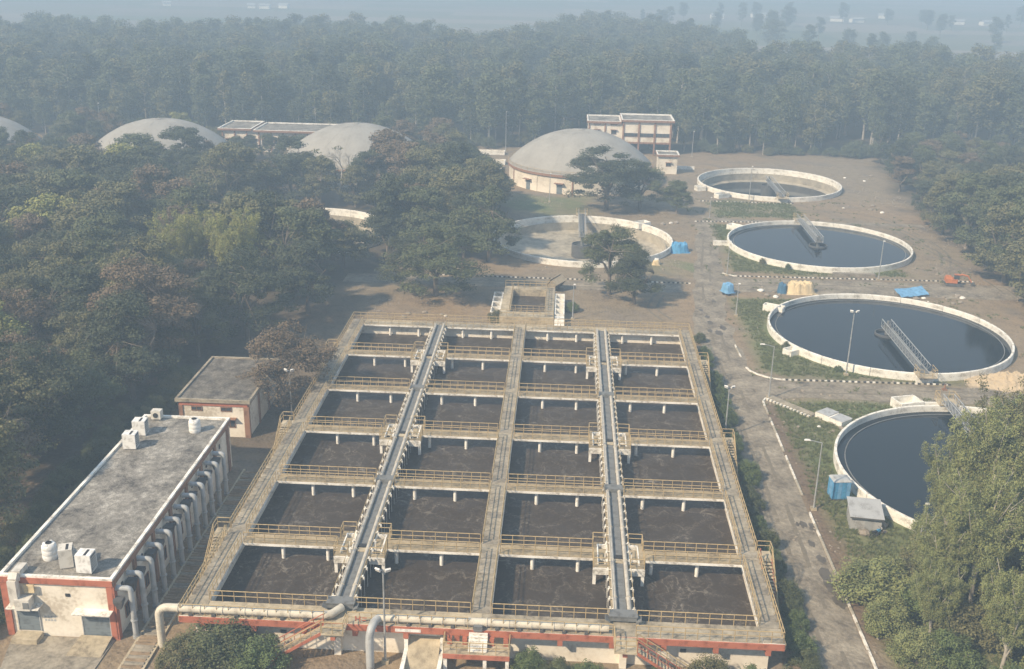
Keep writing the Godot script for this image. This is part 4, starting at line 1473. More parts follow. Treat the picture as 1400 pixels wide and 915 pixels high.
func sump_tank():
	var t := thing("sump_tank", "small square concrete tank with railings and side bays behind the big tank", "tank", V(0, 0, -96))
	var o := -t.position
	var y := 1.6
	for w in [[-3.9, -2.3, -104.0, -87.6], [3.4, 5.0, -104.0, -87.6], [-2.3, 3.4, -104.0, -102.4], [-2.3, 3.4, -90.2, -87.6]]:
		var b := MB.new()
		b.bx(w[0], w[1], 0, y, w[2], w[3])
		part(t, "wall", b, M.deck, o)
	for i in 14:
		var b := MB.new()
		b.bx(3.45, 4.95, y, y + 0.05, -103.6 + i * 1.12, -102.75 + i * 1.12)
		part(t, "cover_slab", b, M.slab_c, o)
	for q in [[V(-3.8, y, -103.9), V(4.9, y, -103.9)], [V(-2.4, y, -102.5), V(3.5, y, -102.5)], [V(-2.4, y, -90.1), V(3.5, y, -90.1)], [V(-2.4, y, -90.1), V(-2.4, y, -102.5)], [V(3.5, y, -90.1), V(3.5, y, -102.5)], [V(-3.8, y, -87.7), V(4.9, y, -87.7)]]: railing(t, q)
	for sd in [[-5.6, -3.95], [5.05, 6.7]]:
		var b := MB.new()
		b.bx(sd[0], sd[0] + 0.2, 0, y - 0.15, -101, -90)
		b.bx(sd[1] - 0.2, sd[1], 0, y - 0.15, -101, -90)
		for i in 5: b.bx(sd[0] + 0.2, sd[1] - 0.2, 0, y - 0.15, -101 + i * 2.7, -100.8 + i * 2.7)
		part(t, "side_bays", b, M.white, o)
	var b := MB.new()
	b.bx(-2.3, 3.4, 0, 0.35, -102.4, -90.2)
	part(t, "water", b, M.liquor, o)
	b = MB.new()
	b.taper(V(5.9, 0, -88.4), Vector2(1.6, 3.0), Vector2(1.6, 1.2), 1.4)
	part(t, "buttress", b, M.white, o)

# ---------------------------------------------------------------- small objects
func heap(w: float, d: float, h: float, rough: float, boxy: float, sd: int, nx := 26) -> MB:
	# a cloth- or soil-covered mound with its foot on the ground
	var b := MB.new()
	var f := FastNoiseLite.new()
	f.seed = sd
	f.frequency = 0.35
	f.fractal_octaves = 4
	var P := []
	for j in nx + 1:
		var row := []
		for i in nx + 1:
			var u := i * 2.0 / nx - 1
			var v := j * 2.0 / nx - 1
			var rr := pow(pow(abs(u), boxy) + pow(abs(v), boxy), 1.0 / boxy)
			var hh := clampf((1.0 - rr) * (1.3 if boxy < 2.5 else 3.2), 0, 1)
			hh = hh * hh * (3 - 2 * hh) if boxy > 2.5 else pow(hh, 1.1)
			var x := u * w / 2
			var z := v * d / 2
			row.append(V(x * (1 + 0.06 * f.get_noise_2d(z * 3, 9)), max(-0.02, h * hh + rough * hh * f.get_noise_2d(x * 3, z * 3)), z * (1 + 0.08 * f.get_noise_2d(x * 3, 3))))
		P.append(row)
	for j in nx:
		for i in nx:
			b.quad(P[j][i], P[j + 1][i], P[j + 1][i + 1], P[j][i + 1])
	return b

func rock_mesh(sd: int) -> ArrayMesh:
	var b := MB.new()
	var f := FastNoiseLite.new()
	f.seed = sd
	f.frequency = 0.9
	var ico := SphereMesh.new()
	ico.radius = 0.5
	ico.height = 0.8
	ico.radial_segments = 8
	ico.rings = 4
	var a := ico.get_mesh_arrays()
	var vs: PackedVector3Array = a[Mesh.ARRAY_VERTEX]
	var ix: PackedInt32Array = a[Mesh.ARRAY_INDEX]
	for i in range(0, ix.size(), 3):
		var q := []
		for k in 3:
			var p := vs[ix[i + k]]
			q.append(p * (1.0 + 0.5 * f.get_noise_3d(p.x * 2, p.y * 2, p.z * 2)))
		b.tri(q[0], q[2], q[1])
	return b.commit()

func small_objects():
	var b: MB
	var t: Node3D
	# blue cabin
	t = thing("portable_cabin", "blue portable cabin standing between the lawn and the tin shed", "cabin", V(38.3, 0, -33.6), 0.12)
	b = MB.new()
	b.box(V(0, 1.2, 0), V(2.0, 2.2, 1.7))
	part(t, "body", b, M.blue)
	for i in 4:
		b = MB.new()
		b.box(V(-0.75 + i * 0.5, 1.2, 0.87), V(0.4, 2.0, 0.04))
		part(t, "wall_panel", b, M.tarp if i % 2 else M.blue)
	b = MB.new()
	b.taper(V(0, 2.3, 0), Vector2(2.15, 1.85), Vector2(1.6, 1.3), 0.2)
	part(t, "roof", b, M.greypipe)
	b = MB.new()
	b.box(V(-1.02, 1.1, 0.1), V(0.04, 1.9, 0.8))
	part(t, "door", b, M.tarp)
	b = MB.new()
	b.box(V(0, 0.06, 0), V(2.1, 0.12, 1.8))
	part(t, "base", b, M.steel)
	# tin shed
	t = thing("tin_shed", "grey tin shed with sloping sheet roof beside the nearest clarifier", "shed", V(39.6, 0, -27.6), -0.12)
	b = MB.new()
	b.box(V(0, 0.85, 0), V(3.2, 1.7, 3.0))
	part(t, "wall", b, M.tin)
	for i in 5:
		b = MB.new()
		b.box(V(-1.42 + i * 0.71, 1.98, 0.0), V(0.73, 0.04 + 0.008 * (i % 2), 3.7), Basis(Vector3.RIGHT, 0.13))
		part(t, "roof_sheet", b, M.tin)
	b = MB.new()
	b.box(V(0, 1.62, 1.8), V(3.5, 0.1, 0.06))
	part(t, "eave_bar", b, M.steel)
	b = MB.new()
	b.box(V(0.3, 0.8, 1.51), V(0.9, 1.5, 0.04))
	part(t, "door", b, M.galv)
	# motorcycle before the shed
	t = thing("motorcycle", "parked motorcycle with blue tank in front of the tin shed", "motorcycle", V(40.3, 0, -25.0), 0.5)
	for x in [-0.65, 0.65]:
		var w := Node3D.new()
		w.name = numbered(t, "wheel")
		t.add_child(w)
		w.position = V(x, 0.31, 0)
		b = MB.new()
		var ring := []
		for k in 17: ring.append(V(cos(TAU * k / 16) * 0.27, sin(TAU * k / 16) * 0.27, 0))
		b.tube(ring, 0.05, 6)
		part(w, "tyre", b, M.tyre)
		b = MB.new()
		for k in 6: b.tube([Vector3.ZERO, V(cos(TAU * k / 6) * 0.25, sin(TAU * k / 6) * 0.25, 0)], 0.012, 4)
		part(w, "rim", b, M.galv)
	b = MB.new()
	b.tube([V(-0.65, 0.31, 0), V(-0.2, 0.4, 0), V(0.3, 0.45, 0), V(0.5, 0.9, 0)], 0.05, 6)
	b.tube([V(0.65, 0.31, 0), V(0.48, 0.95, 0)], 0.04, 6)
	b.box(V(0.05, 0.42, 0), V(0.4, 0.32, 0.25))
	part(t, "frame", b, M.steel)
	b = MB.new()
	b.taper(V(0.2, 0.65, 0), Vector2(0.5, 0.26), Vector2(0.36, 0.14), 0.25)
	part(t, "fuel_tank", b, M.blue)
	b = MB.new()
	b.box(V(-0.35, 0.74, 0), V(0.7, 0.12, 0.24))
	part(t, "seat", b, M.tyre)
	b = MB.new()
	b.tube([V(0.42, 1.02, -0.35), V(0.5, 1.0, 0), V(0.42, 1.02, 0.35)], 0.025, 5)
	part(t, "handlebar", b, M.steel)
	b = MB.new()
	b.taper(V(0.62, 0.8, 0), Vector2(0.14, 0.2), Vector2(0.1, 0.16), 0.16)
	part(t, "headlight", b, M.plastic)
	# covered carts and heaps
	t = thing("covered_cart", "blue tarpaulin over a small cart at the road fork", "cart", V(36.0, 0, -108.6), 0.5)
	b = heap(2.0, 2.4, 1.5, 0.35, 4.0, 3)
	part(t, "tarpaulin", b, M.tarp, V(0, 0.45, 0))
	b = MB.new()
	b.box(V(0, 0.5, 0), V(1.7, 0.2, 2.0))
	b.tube([V(0, 0.5, 1.0), V(0, 0.3, 2.0)], 0.05, 5)
	part(t, "cart_bed", b, M.steel)
	for x in [-0.9, 0.9]:
		b = MB.new()
		b.tube([V(x - 0.06, 0.3, 0), V(x + 0.06, 0.3, 0)], 0.3, 14)
		part(t, "wheel", b, M.tyre)
	t = thing("covered_heap", "large yellow sheet covered heap on the cross road", "heap", V(49.5, 0, -111.3), 0.1)
	b = heap(5.8, 3.6, 1.75, 0.6, 2.6, 8, 34)
	part(t, "cover_sheet", b, M.sack)
	t = thing("covered_heap", "dark blue sheeted bundle leaning on the yellow heap", "heap", V(46.2, 0, -111.0), -0.1)
	b = heap(1.7, 2.4, 1.5, 0.4, 3.0, 12)
	part(t, "cover_sheet", b, M.darktarp)
	t = thing("tarpaulin_shelter", "bright blue tarpaulin shelter on poles behind the middle clarifier", "shelter", V(69.5, 0, -111.4), 0.28)
	b = MB.new()
	for i in 10:
		for j in 6:
			var q := []
			for c in [[0, 0], [0, 1], [1, 1], [1, 0]]:
				var u: float = (i + c[0]) / 10.0
				var v: float = (j + c[1]) / 6.0
				q.append(V(u * 5.6 - 2.8, 1.05 - 0.75 * v + 0.18 * nz(u * 60, v * 60, 6.0) - 0.25 * sin(u * PI) * 0.4 + u * 0.25, v * 2.6 - 1.3))
			b.quad(q[0], q[1], q[2], q[3])
			b.quad(q[0] - V(0, 0.03, 0), q[3] - V(0, 0.03, 0), q[2] - V(0, 0.03, 0), q[1] - V(0, 0.03, 0))
	part(t, "tarpaulin", b, M.tarp)
	for x in [-2.6, 0.0, 2.6]:
		b = MB.new()
		b.tube([V(x, 0, -1.2), V(x, 1.0 + x * 0.05, -1.2)], 0.04, 5)
		part(t, "pole", b, M.steel)
	t = thing("covered_heap", "blue sheeted bundle beside the dry clarifier rim", "heap", V(30.0, 0, -136.5), 0.2)
	b = heap(4.0, 3.2, 1.7, 0.6, 2.6, 21)
	part(t, "cover_sheet", b, M.blue)
	t = thing("sack_pile", "small white and yellow sack by the dry clarifier", "sack", V(24.5, 0, -126.2))
	b = heap(1.6, 1.2, 0.9, 0.3, 2.6, 25, 14)
	part(t, "sack", b, M.sack)
	b = heap(1.1, 0.9, 0.6, 0.2, 2.6, 27, 12)
	part(t, "sack", b, M.plastic, V(0.1, 0.65, -0.1))
	# sand heap
	t = thing("sand_heap", "pale sand heap at the end of the road by the clarifier rim", "sand heap", V(71.5, 0, -69.8), -0.15)
	part(t, "mound", heap(13.0, 6.5, 1.7, 0.55, 2.0, 33, 44), M.sand)
	t = thing("sand_heap", "low pale sand heap beyond the larger one", "sand heap", V(79.5, 0, -66.5), 0.3)
	part(t, "mound", heap(8.0, 4.5, 1.1, 0.4, 2.0, 35, 30), M.sand)
	# digger
	t = thing("excavator", "orange excavator parked by the trees at the end of the striped kerb", "excavator", V(79.4, 0, -118.6), PI - 0.12)
	t.scale = Vector3.ONE * 0.85
	for z in [-0.95, 0.95]:
		b = MB.new()
		b.box(V(0, 0.4, z), V(3.0, 0.6, 0.5))
		b.tube([V(-1.5, 0.4, z - 0.25), V(-1.5, 0.4, z + 0.25)], 0.32, 12)
		b.tube([V(1.5, 0.4, z - 0.25), V(1.5, 0.4, z + 0.25)], 0.32, 12)
		part(t, "track", b, M.steel)
	b = MB.new()
	b.box(V(0.6, 1.25, 0), V(2.4, 0.9, 2.1))
	b.taper(V(1.1, 1.7, 0.1), Vector2(1.3, 1.9), Vector2(1.0, 1.6), 0.4)
	part(t, "body", b, M.orange)
	b = MB.new()
	b.taper(V(-0.4, 1.7, -0.5), Vector2(1.1, 0.9), Vector2(0.9, 0.8), 0.95)
	part(t, "cab", b, M.glass)
	b = MB.new()
	b.box(V(-0.4, 2.7, -0.5), V(1.1, 0.1, 1.0))
	part(t, "cab_roof", b, M.orange)
	b = MB.new()
	b.tube([V(-0.3, 1.5, 0.5), V(-1.6, 2.5, 0.5), V(-2.9, 2.2, 0.5)], 0.2, 6)
	part(t, "boom", b, M.orange)
	b = MB.new()
	b.tube([V(-2.9, 2.3, 0.5), V(-3.9, 0.8, 0.5)], 0.15, 6)
	part(t, "arm", b, M.orange)
	b = MB.new()
	b.taper(V(-4.1, 0.1, 0.5), Vector2(0.4, 0.8), Vector2(0.8, 0.9), 0.7)
	part(t, "bucket", b, M.steel)
	# tipped concrete box
	t = thing("concrete_box", "tipped pale precast concrete box behind the small square tank", "concrete box", V(5.0, 0.1, -107.6), 0.5)
	b = MB.new()
	var tip := Basis(Vector3.RIGHT, -0.75) * Basis(Vector3.BACK, 0.35)
	for q in [[0, 1.0, 0, 2.6, 0.2, 2.6], [0, -0.9, 1.2, 2.6, 1.6, 0.2], [0, -0.9, -1.2, 2.6, 1.6, 0.2], [1.2, -0.9, 0, 0.2, 1.6, 2.2], [-1.2, -0.9, 0, 0.2, 1.6, 2.2]]:
		b.box(V(0, 1.35, 0) + tip * V(q[0], q[1] * 0.5 + 0.2, q[2]), V(q[3], q[4] * (0.8 if q[4] > 1 else 1.0), q[5]), tip)
	part(t, "shell", b, M.slab_c)
	b = MB.new()
	b.box(V(0, 1.35, 0) + tip * V(-0.5, 0.81, 0.3), V(0.35, 0.03, 0.35), tip)
	part(t, "hole", b, M.dark)
	# retaining strip of the triangular lawn and its pit
	t = thing("concrete_path", "pale concrete path with white edge blocks across the triangular lawn", "path", V(37.8, 0, -58.6), 0.0)
	b = MB.new()
	var d := V(40.4, 0, -55.6) - V(35.5, 0, -61.3)
	b.box(V(0, 0.16, 0), V(d.length(), 0.3, 1.1), Basis(Vector3.UP, atan2(-d.z, d.x)))
	part(t, "path_slab", b, M.slab_c)
	b = MB.new()
	b.box(V(0, 0.12, 0), V(0.34, 0.3, 0.3))
	var bm := b.commit()
	var tb := Basis(Vector3.UP, atan2(-d.z, d.x))
	for i in 13: inst(t, "edge_block", bm, M.kerb_white, tb * V(-3.4 + i * 0.57, 0, 0.75), tb)
	t = thing("valve_pit", "low concrete pit with two grey cover slabs on the lawn", "pit", V(42.6, 0, -54.9), 0.0)
	b = MB.new()
	b.box(V(0, 0.35, 0), V(4.2, 0.7, 2.2), tb)
	part(t, "pit_wall", b, M.white)
	for i in 2:
		b = MB.new()
		b.box(tb * V(-1.0 + i * 2.1, 0.76 - 0.1 * i, -0.1), V(1.9, 0.1, 2.3), tb)
		part(t, "cover_slab", b, M.greypipe)
	# valve post on the road
	t = thing("valve_post", "small dark valve post standing on the road before the sand heap", "valve", V(61.0, 0.03, -66.8))
	b = MB.new()
	b.tube([V(0, 0, 0), V(0, 0.9, 0)], 0.14, 8)
	b.box(V(0, 0.1, 0), V(0.6, 0.2, 0.6))
	part(t, "post", b, M.brown)
	b = MB.new()
	var hw := []
	for k in 13: hw.append(V(cos(TAU * k / 12) * 0.3, 1.0, sin(TAU * k / 12) * 0.3))
	b.tube(hw, 0.04, 5)
	part(t, "handwheel", b, M.steel)
	# little bench-like slab behind the clarifier
	t = thing("concrete_slab", "long low concrete slab against the second clarifier rim", "slab", V(62.0, 0, -122.6), 0.02)
	b = MB.new()
	b.box(V(0, 0.3, 0), V(8.0, 0.6, 0.9))
	part(t, "block", b, M.slab_b)
	# rubble lying about, stones one can pick out
	var rocks := [rock_mesh(1), rock_mesh(2), rock_mesh(3)]
	var rz := RandomNumberGenerator.new()
	rz.seed = 99
	for q in [[45.0, -109.0, 2.5, 7, "beside the yellow heap"], [73.5, -110.0, 3.0, 9, "beside the blue shelter"], [78.0, -112.5, 3.0, 8, "before the orange digger"], [46.5, -24.0, 4.0, 14, "beyond the tin shed"], [80.0, -180.0, 6.0, 8, "at the foot of the right wood"], [-17.5, -91.0, 2.0, 5, "behind the back railing"], [41.5, -53.0, 1.2, 4, "by the valve pit"], [86.0, -216.0, 6.0, 7, "near the farthest clarifier"], [29.0, -160.0, 4.0, 6, "near the leafy bush by the dome"]]:
		for i in q[3]:
			var s := rz.randf_range(0.35, 1.3)
			var o := inst(self, "stone", rocks[i % 3], M.rock if i % 5 else M.rim, V(q[0] + rz.randfn() * q[2], s * 0.12, q[1] + rz.randfn() * q[2] * 0.7), Basis(Vector3.UP, rz.randf() * 6.0).scaled(V(s, s * 0.6, s)))
			tag(o, "pale loose stone lying on the earth " + q[4], "stone", "loose stones " + q[4])

# ---------------------------------------------------------------- lamps
func lamps():
	var P := [
		[-8.05, -0.2, 9.2, "flood", "tall floodlight pole in front of the big tank"],
		[34.85, -30.35, 8.2, "arm", "street lamp with side arm beside the blue cabin"],
		[35.25, -61.3, 7.7, "arm", "street lamp with side arm at the corner of the triangular lawn"],
		[48.2, -71.2, 9.8, "flood", "tall floodlight pole before the middle clarifier"],
		[27.45, -48.2, 6.9, "flood", "floodlight pole between the big tank and the main road"],
		[-28.4, -48.8, 6.7, "flood", "floodlight pole on the blower house side of the tank, by the brown tree"],
		[8.1, -91.7, 6.1, "plain", "slim pole beside the small square tank"],
		[35.8, -96.5, 5.7, "plain", "slim pole on the grass below the blue covered cart"],
		[66.1, -120.6, 7.6, "plain", "slim pole standing at the striped kerb before the second clarifier"],
		[37.5, -120.2, 5.6, "plain", "slim pole at the white kerb end by the second clarifier"],
		[39.6, -165.1, 5.1, "plain", "slim pole at the thin striped kerb"],
		[51.8, -185.5, 8.6, "plain", "slim pole before the farthest clarifier"],
		[43.8, -243.0, 7.6, "plain", "slim pole at the forest edge right of the rear building"],
		[43.6, -21.6, 6.0, "plain", "bare white post among the leafy trees beyond the shed"],
		[-12.0, -243.0, 12.0, "plain", "slim tall pole at the forest edge left of the big dome"],
		[2.5, -178.0, 7.0, "plain", "slim pole before the big dome wall"],
		[-128.0, -225.0, 14.0, "plain", "pale tall pole between the two left domes"]]
	for q in P:
		var t := thing("lamp_post", q[4], "lamp post", V(q[0], 0, q[1]))
		var h: float = q[2]
		var b := MB.new()
		b.box(V(0, 0.15, 0), V(0.6, 0.3, 0.6))
		part(t, "footing", b, M.deck)
		b = MB.new()
		b.tube([V(0, 0.2, 0), V(0, h * 0.5, 0), V(0, h, 0)], 0.11, 8, 0.06)
		part(t, "pole", b, M.galv)
		if q[3] == "flood":
			b = MB.new()
			b.box(V(0, h, 0), V(1.1, 0.08, 0.08))
			part(t, "crossbar", b, M.galv)
			for s in [-1, 1]:
				b = MB.new()
				b.box(V(s * 0.42, h + 0.12, 0.12), V(0.46, 0.36, 0.16), Basis(Vector3.UP, s * 0.5) * Basis(Vector3.RIGHT, 0.5))
				part(t, "floodlight", b, M.plastic)
		elif q[3] == "arm":
			b = MB.new()
			b.tube([V(0, h, 0), V(-1.3, h + 0.28, 0)], 0.05, 6)
			part(t, "arm", b, M.galv)
			b = MB.new()
			b.taper(V(-1.6, h + 0.26, 0), Vector2(0.7, 0.24), Vector2(0.5, 0.14), 0.14)
			part(t, "lamp_head", b, M.plastic)
		else:
			b = MB.new()
			b.taper(V(0.12, h - 0.02, 0), Vector2(0.4, 0.2), Vector2(0.3, 0.14), 0.14)
			part(t, "lamp_head", b, M.plastic)

# ---------------------------------------------------------------- vegetation
func rv() -> Vector3:
	var z := R(-1, 1)
	var a := R(0, TAU)
	var s := sqrt(1 - z * z)
	return V(s * cos(a), z, s * sin(a))

func clump(b: MB, ce: Vector3, rad: Vector3, n: int, ls: float, hue: float, droop := 0.0):
	# leaves through the volume of one clump, denser towards its skin
	var tone := R(0.6, 1.45)
	for i in n:
		var d := rv()
		var k := pow(R(0, 1), 0.4)
		var p := ce + d * rad * k
		var nn := (d * 0.7 + V(0, 0.55, 0) + rv() * 0.75).normalized()
		var al := nn.cross(rv())
		if droop > 0: al = (al.normalized() * (1 - droop) + V(0, -droop, 0))
		al = al.normalized()
		nn = (nn - al * nn.dot(al)).normalized()
		var f := tone * R(0.7, 1.35)
		var s := ls * R(0.6, 1.3)
		b.leaf(p, nn, al, s, s * (0.62 if droop == 0 else 0.36), Color(f * (1 + hue * R(-1, 1)), f, f * (1 + hue * R(-1, 1))))

func limb(b: MB, a: Vector3, e: Vector3, r0: float, r1: float, sides := 6):
	var mid := (a + e) / 2 + rv() * a.distance_to(e) * 0.1 + V(0, a.distance_to(e) * 0.06, 0)
	b.tube([a, mid, e], r0, sides, r1)

func tree_model(kind: String, h: float, r: float, clumps: int, per: int, ls: float) -> Dictionary:
	var tr := MB.new()
	var cr := MB.new()
	if kind == "broad":
		var fork := h * R(0.2, 0.3)
		tr.tube([V(0, -0.2, 0), V(R(-0.1, 0.1), fork * 0.5, R(-0.1, 0.1)), V(0, fork, 0)], h * 0.028, 7, h * 0.021)
		var heads := []
		for i in 6:
			var a := TAU * i / 6 + R(-0.4, 0.4)
			var e := V(cos(a) * r * R(0.35, 0.6), h * R(0.55, 0.72), sin(a) * r * R(0.35, 0.6))
			limb(tr, V(0, fork * 0.95, 0), e, h * 0.014, h * 0.006)
			heads.append(e)
		# uneven lobes, each carrying its own clumps
		var lobes := []
		for i in 5 + rng.randi() % 3:
			var a := R(0, TAU)
			var q := r * R(0.12, 0.62)
			var lr := r * R(0.3, 0.52)
			lobes.append([V(cos(a) * q, h * R(0.5, 0.84) - lr * 0.35, sin(a) * q), lr])
		lobes[0][0] = V(R(-0.8, 0.8), h - lobes[0][1] * 0.75, R(-0.8, 0.8))
		for i in clumps:
			var lb: Array = lobes[rng.randi() % lobes.size()]
			var d := rv()
			if d.y < -0.25: d.y = -d.y
			var ce: Vector3 = lb[0] + d * V(lb[1], lb[1] * 0.75, lb[1]) * R(0.7, 1.08)
			if R(0, 1) < 0.16:
				var a := R(0, TAU)
				ce = V(cos(a) * r * R(0.4, 0.85), h * R(0.2, 0.45), sin(a) * r * R(0.4, 0.85))
			var cs := r * R(0.1, 0.21)
			clump(cr, ce, V(cs * 1.25, cs * 0.65, cs * 1.25), int(per * R(0.6, 1.3)), ls, 0.14)
			if i % 4 == 0: limb(tr, heads[i % 6], ce + d * cs * R(0.2, 1.6), h * 0.005, h * 0.0016, 4)
	elif kind == "tall":
		tr.tube([V(0, -0.3, 0), V(R(-0.3, 0.3), h * 0.4, R(-0.3, 0.3)), V(R(-0.4, 0.4), h * 0.93, R(-0.4, 0.4))], h * 0.011, 6, h * 0.003)
		for i in clumps:
			var u := float(i) / clumps
			var y := h * lerpf(0.3, 0.97, pow(u, 0.8))
			var rr := r * (0.55 + 0.6 * sin(PI * clampf((y / h - 0.22) / 0.78, 0, 1))) * R(0.45, 1.0)
			var a := R(0, TAU)
			var ce := V(cos(a) * rr * 0.7, y, sin(a) * rr * 0.7)
			var cs := r * R(0.32, 0.55)
			clump(cr, ce, V(cs, cs * 0.95, cs), per, ls, 0.1, 0.25)
			if i % 2 == 0: limb(tr, V(0, y - h * 0.07, 0), ce, h * 0.004, h * 0.0015, 4)
	elif kind == "weeping":
		var fork := h * 0.25
		tr.tube([V(0, -0.2, 0), V(0.1, fork, 0.1)], h * 0.018, 8, h * 0.015)
		for i in 9:
			var a := TAU * i / 9 + R(-0.3, 0.3)
			limb(tr, V(0.1, fork, 0.1), V(cos(a) * r * R(0.25, 0.6), h * R(0.6, 0.88), sin(a) * r * R(0.25, 0.6)), h * 0.009, h * 0.003)
		for i in clumps:
			var a := R(0, TAU)
			var k := sqrt(R(0, 1))
			var y := h * (0.3 + 0.66 * sqrt(max(0.0, 1 - k * k)) * R(0.35, 1.0))
			var ce := V(cos(a) * k * r * 0.9, y, sin(a) * k * r * 0.9)
			# hanging sprays
			var tone := R(0.6, 1.45)
			var yel := 1.0 + (R(0.1, 0.5) if R(0, 1) < 0.2 else 0.0)
			for sp in 7:
				var q := ce + rv() * V(1, 0.5, 1) * R(0.2, 1.0)
				var drift := V(R(-0.3, 0.3), -1, R(-0.3, 0.3)).normalized()
				for j in per / 7:
					var p: Vector3 = q + drift * (j * R(0.06, 0.11)) + rv() * 0.22
					var al := (drift + rv() * 0.55).normalized()
					var nn := al.cross(rv()).normalized()
					var f := tone * R(0.75, 1.3)
					b_leaf(cr, p, nn, al, ls * R(0.7, 1.3), f, yel)
	elif kind == "airy":
		var ends := []
		tr.tube([V(0, -0.2, 0), V(0.15, h * 0.16, 0.1), V(0.1, h * 0.3, 0.2)], h * 0.016, 8, h * 0.013)
		for i in 13:
			var a := TAU * i / 13 + R(-0.3, 0.3)
			var st := V(0.1, h * R(0.14, 0.3), 0.15)
			var e := V(cos(a) * r * R(0.15, 0.8), h * R(0.6, 0.97), sin(a) * r * R(0.15, 0.8))
			limb(tr, st, e, h * 0.008, h * 0.002)
			ends.append([st, e])
		for i in clumps:
			var lb: Array = ends[rng.randi() % 13]
			var u := R(0.3, 1.03)
			var q: Vector3 = (lb[0] as Vector3).lerp(lb[1], u) + rv() * V(1, 0.6, 1) * r * 0.3
			q.y = max(q.y, h * 0.1)
			clump(cr, q, V(R(0.35, 0.75), R(0.5, 1.0), R(0.35, 0.75)), per, ls, 0.16, 0.4)
			if i % 9 == 0: limb(tr, (lb[0] as Vector3).lerp(lb[1], u * 0.85), q, h * 0.0022, h * 0.001, 4)
	elif kind == "bush":
		for i in 5:
			var a := TAU * i / 5
			limb(tr, V(0, -0.1, 0), V(cos(a) * r * 0.5, h * 0.6, sin(a) * r * 0.5), 0.05, 0.02, 5)
		for i in clumps:
			var a := R(0, TAU)
			var k := sqrt(R(0, 1))
			var ce := V(cos(a) * k * r * 0.8, h * (0.16 + 0.74 * sqrt(max(0.0, 1 - k * k)) * R(0.25, 1.1)), sin(a) * k * r * 0.8)
			var cs := r * R(0.14, 0.32)
			clump(cr, ce, V(cs, cs * 1.05, cs), per, ls, 0.12)
	elif kind == "bare":
		bare(tr, V(0, 0, 0), V(0, 1, 0), h * 0.3, h * 0.02, 5)
		for i in clumps:
			clump(cr, V(R(-r, r) * 0.7, h * R(0.45, 0.95), R(-r, r) * 0.7), V(0.8, 0.6, 0.8), per, ls, 0.1)
	return {"trunk": tr.commit(), "crown": cr.commit(), "h": h}

func b_leaf(b: MB, p, nn, al, s, f, yel):
	b.leaf(p, nn, al, s, s * 0.34, Color(f * yel, f * (0.5 + 0.5 * yel), f * (1.5 - 0.5 * yel)))

func bare(b: MB, p: Vector3, d: Vector3, l: float, r: float, depth: int):
	var e := p + d * l
	b.tube([p, (p + e) / 2 + rv() * l * 0.06, e], r, 5 if depth > 2 else 3, r * 0.65)
	if depth == 0: return
	for i in (3 if depth > 1 else 4):
		bare(b, e if i else p.lerp(e, 0.7), (d + rv() * 0.75 + V(0, 0.12, 0)).normalized(), l * R(0.62, 0.8), r * 0.6, depth - 1)

func put_tree(called: String, md: Dictionary, at: Vector3, h: float, spread: float, lm: Material, bm: Material, label: String, group := "", category := "tree") -> Node3D:
	var t := thing(called, label, category, at, R(0, TAU), group)
	var s: float = h / md.h
	var o := inst(t, "trunk", md.trunk, bm)
	o.scale = V(s * spread, s, s * spread)
	o = inst(t, "crown", md.crown, lm)
	o.scale = V(s * spread, s, s * spread)
	return t

const BACK := [[-400.0, -455.0], [-277.0, -470.0], [-170.0, -485.0], [-105.0, -535.0], [-28.0, -450.0], [15.0, -610.0], [85.0, -545.0], [98.0, -410.0], [150.0, -430.0], [185.0, -395.0], [400.0, -385.0]]
var cam_inv: Transform3D
func on_screen(p: Vector3, margin := 1.12) -> bool:
	var q := cam_inv * p
	if q.z > -5: return false
	return abs(q.x / -q.z) < 700.0 / 1447.85 * margin and abs(q.y / -q.z) < 457.5 / 1447.85 * (margin + 0.15)

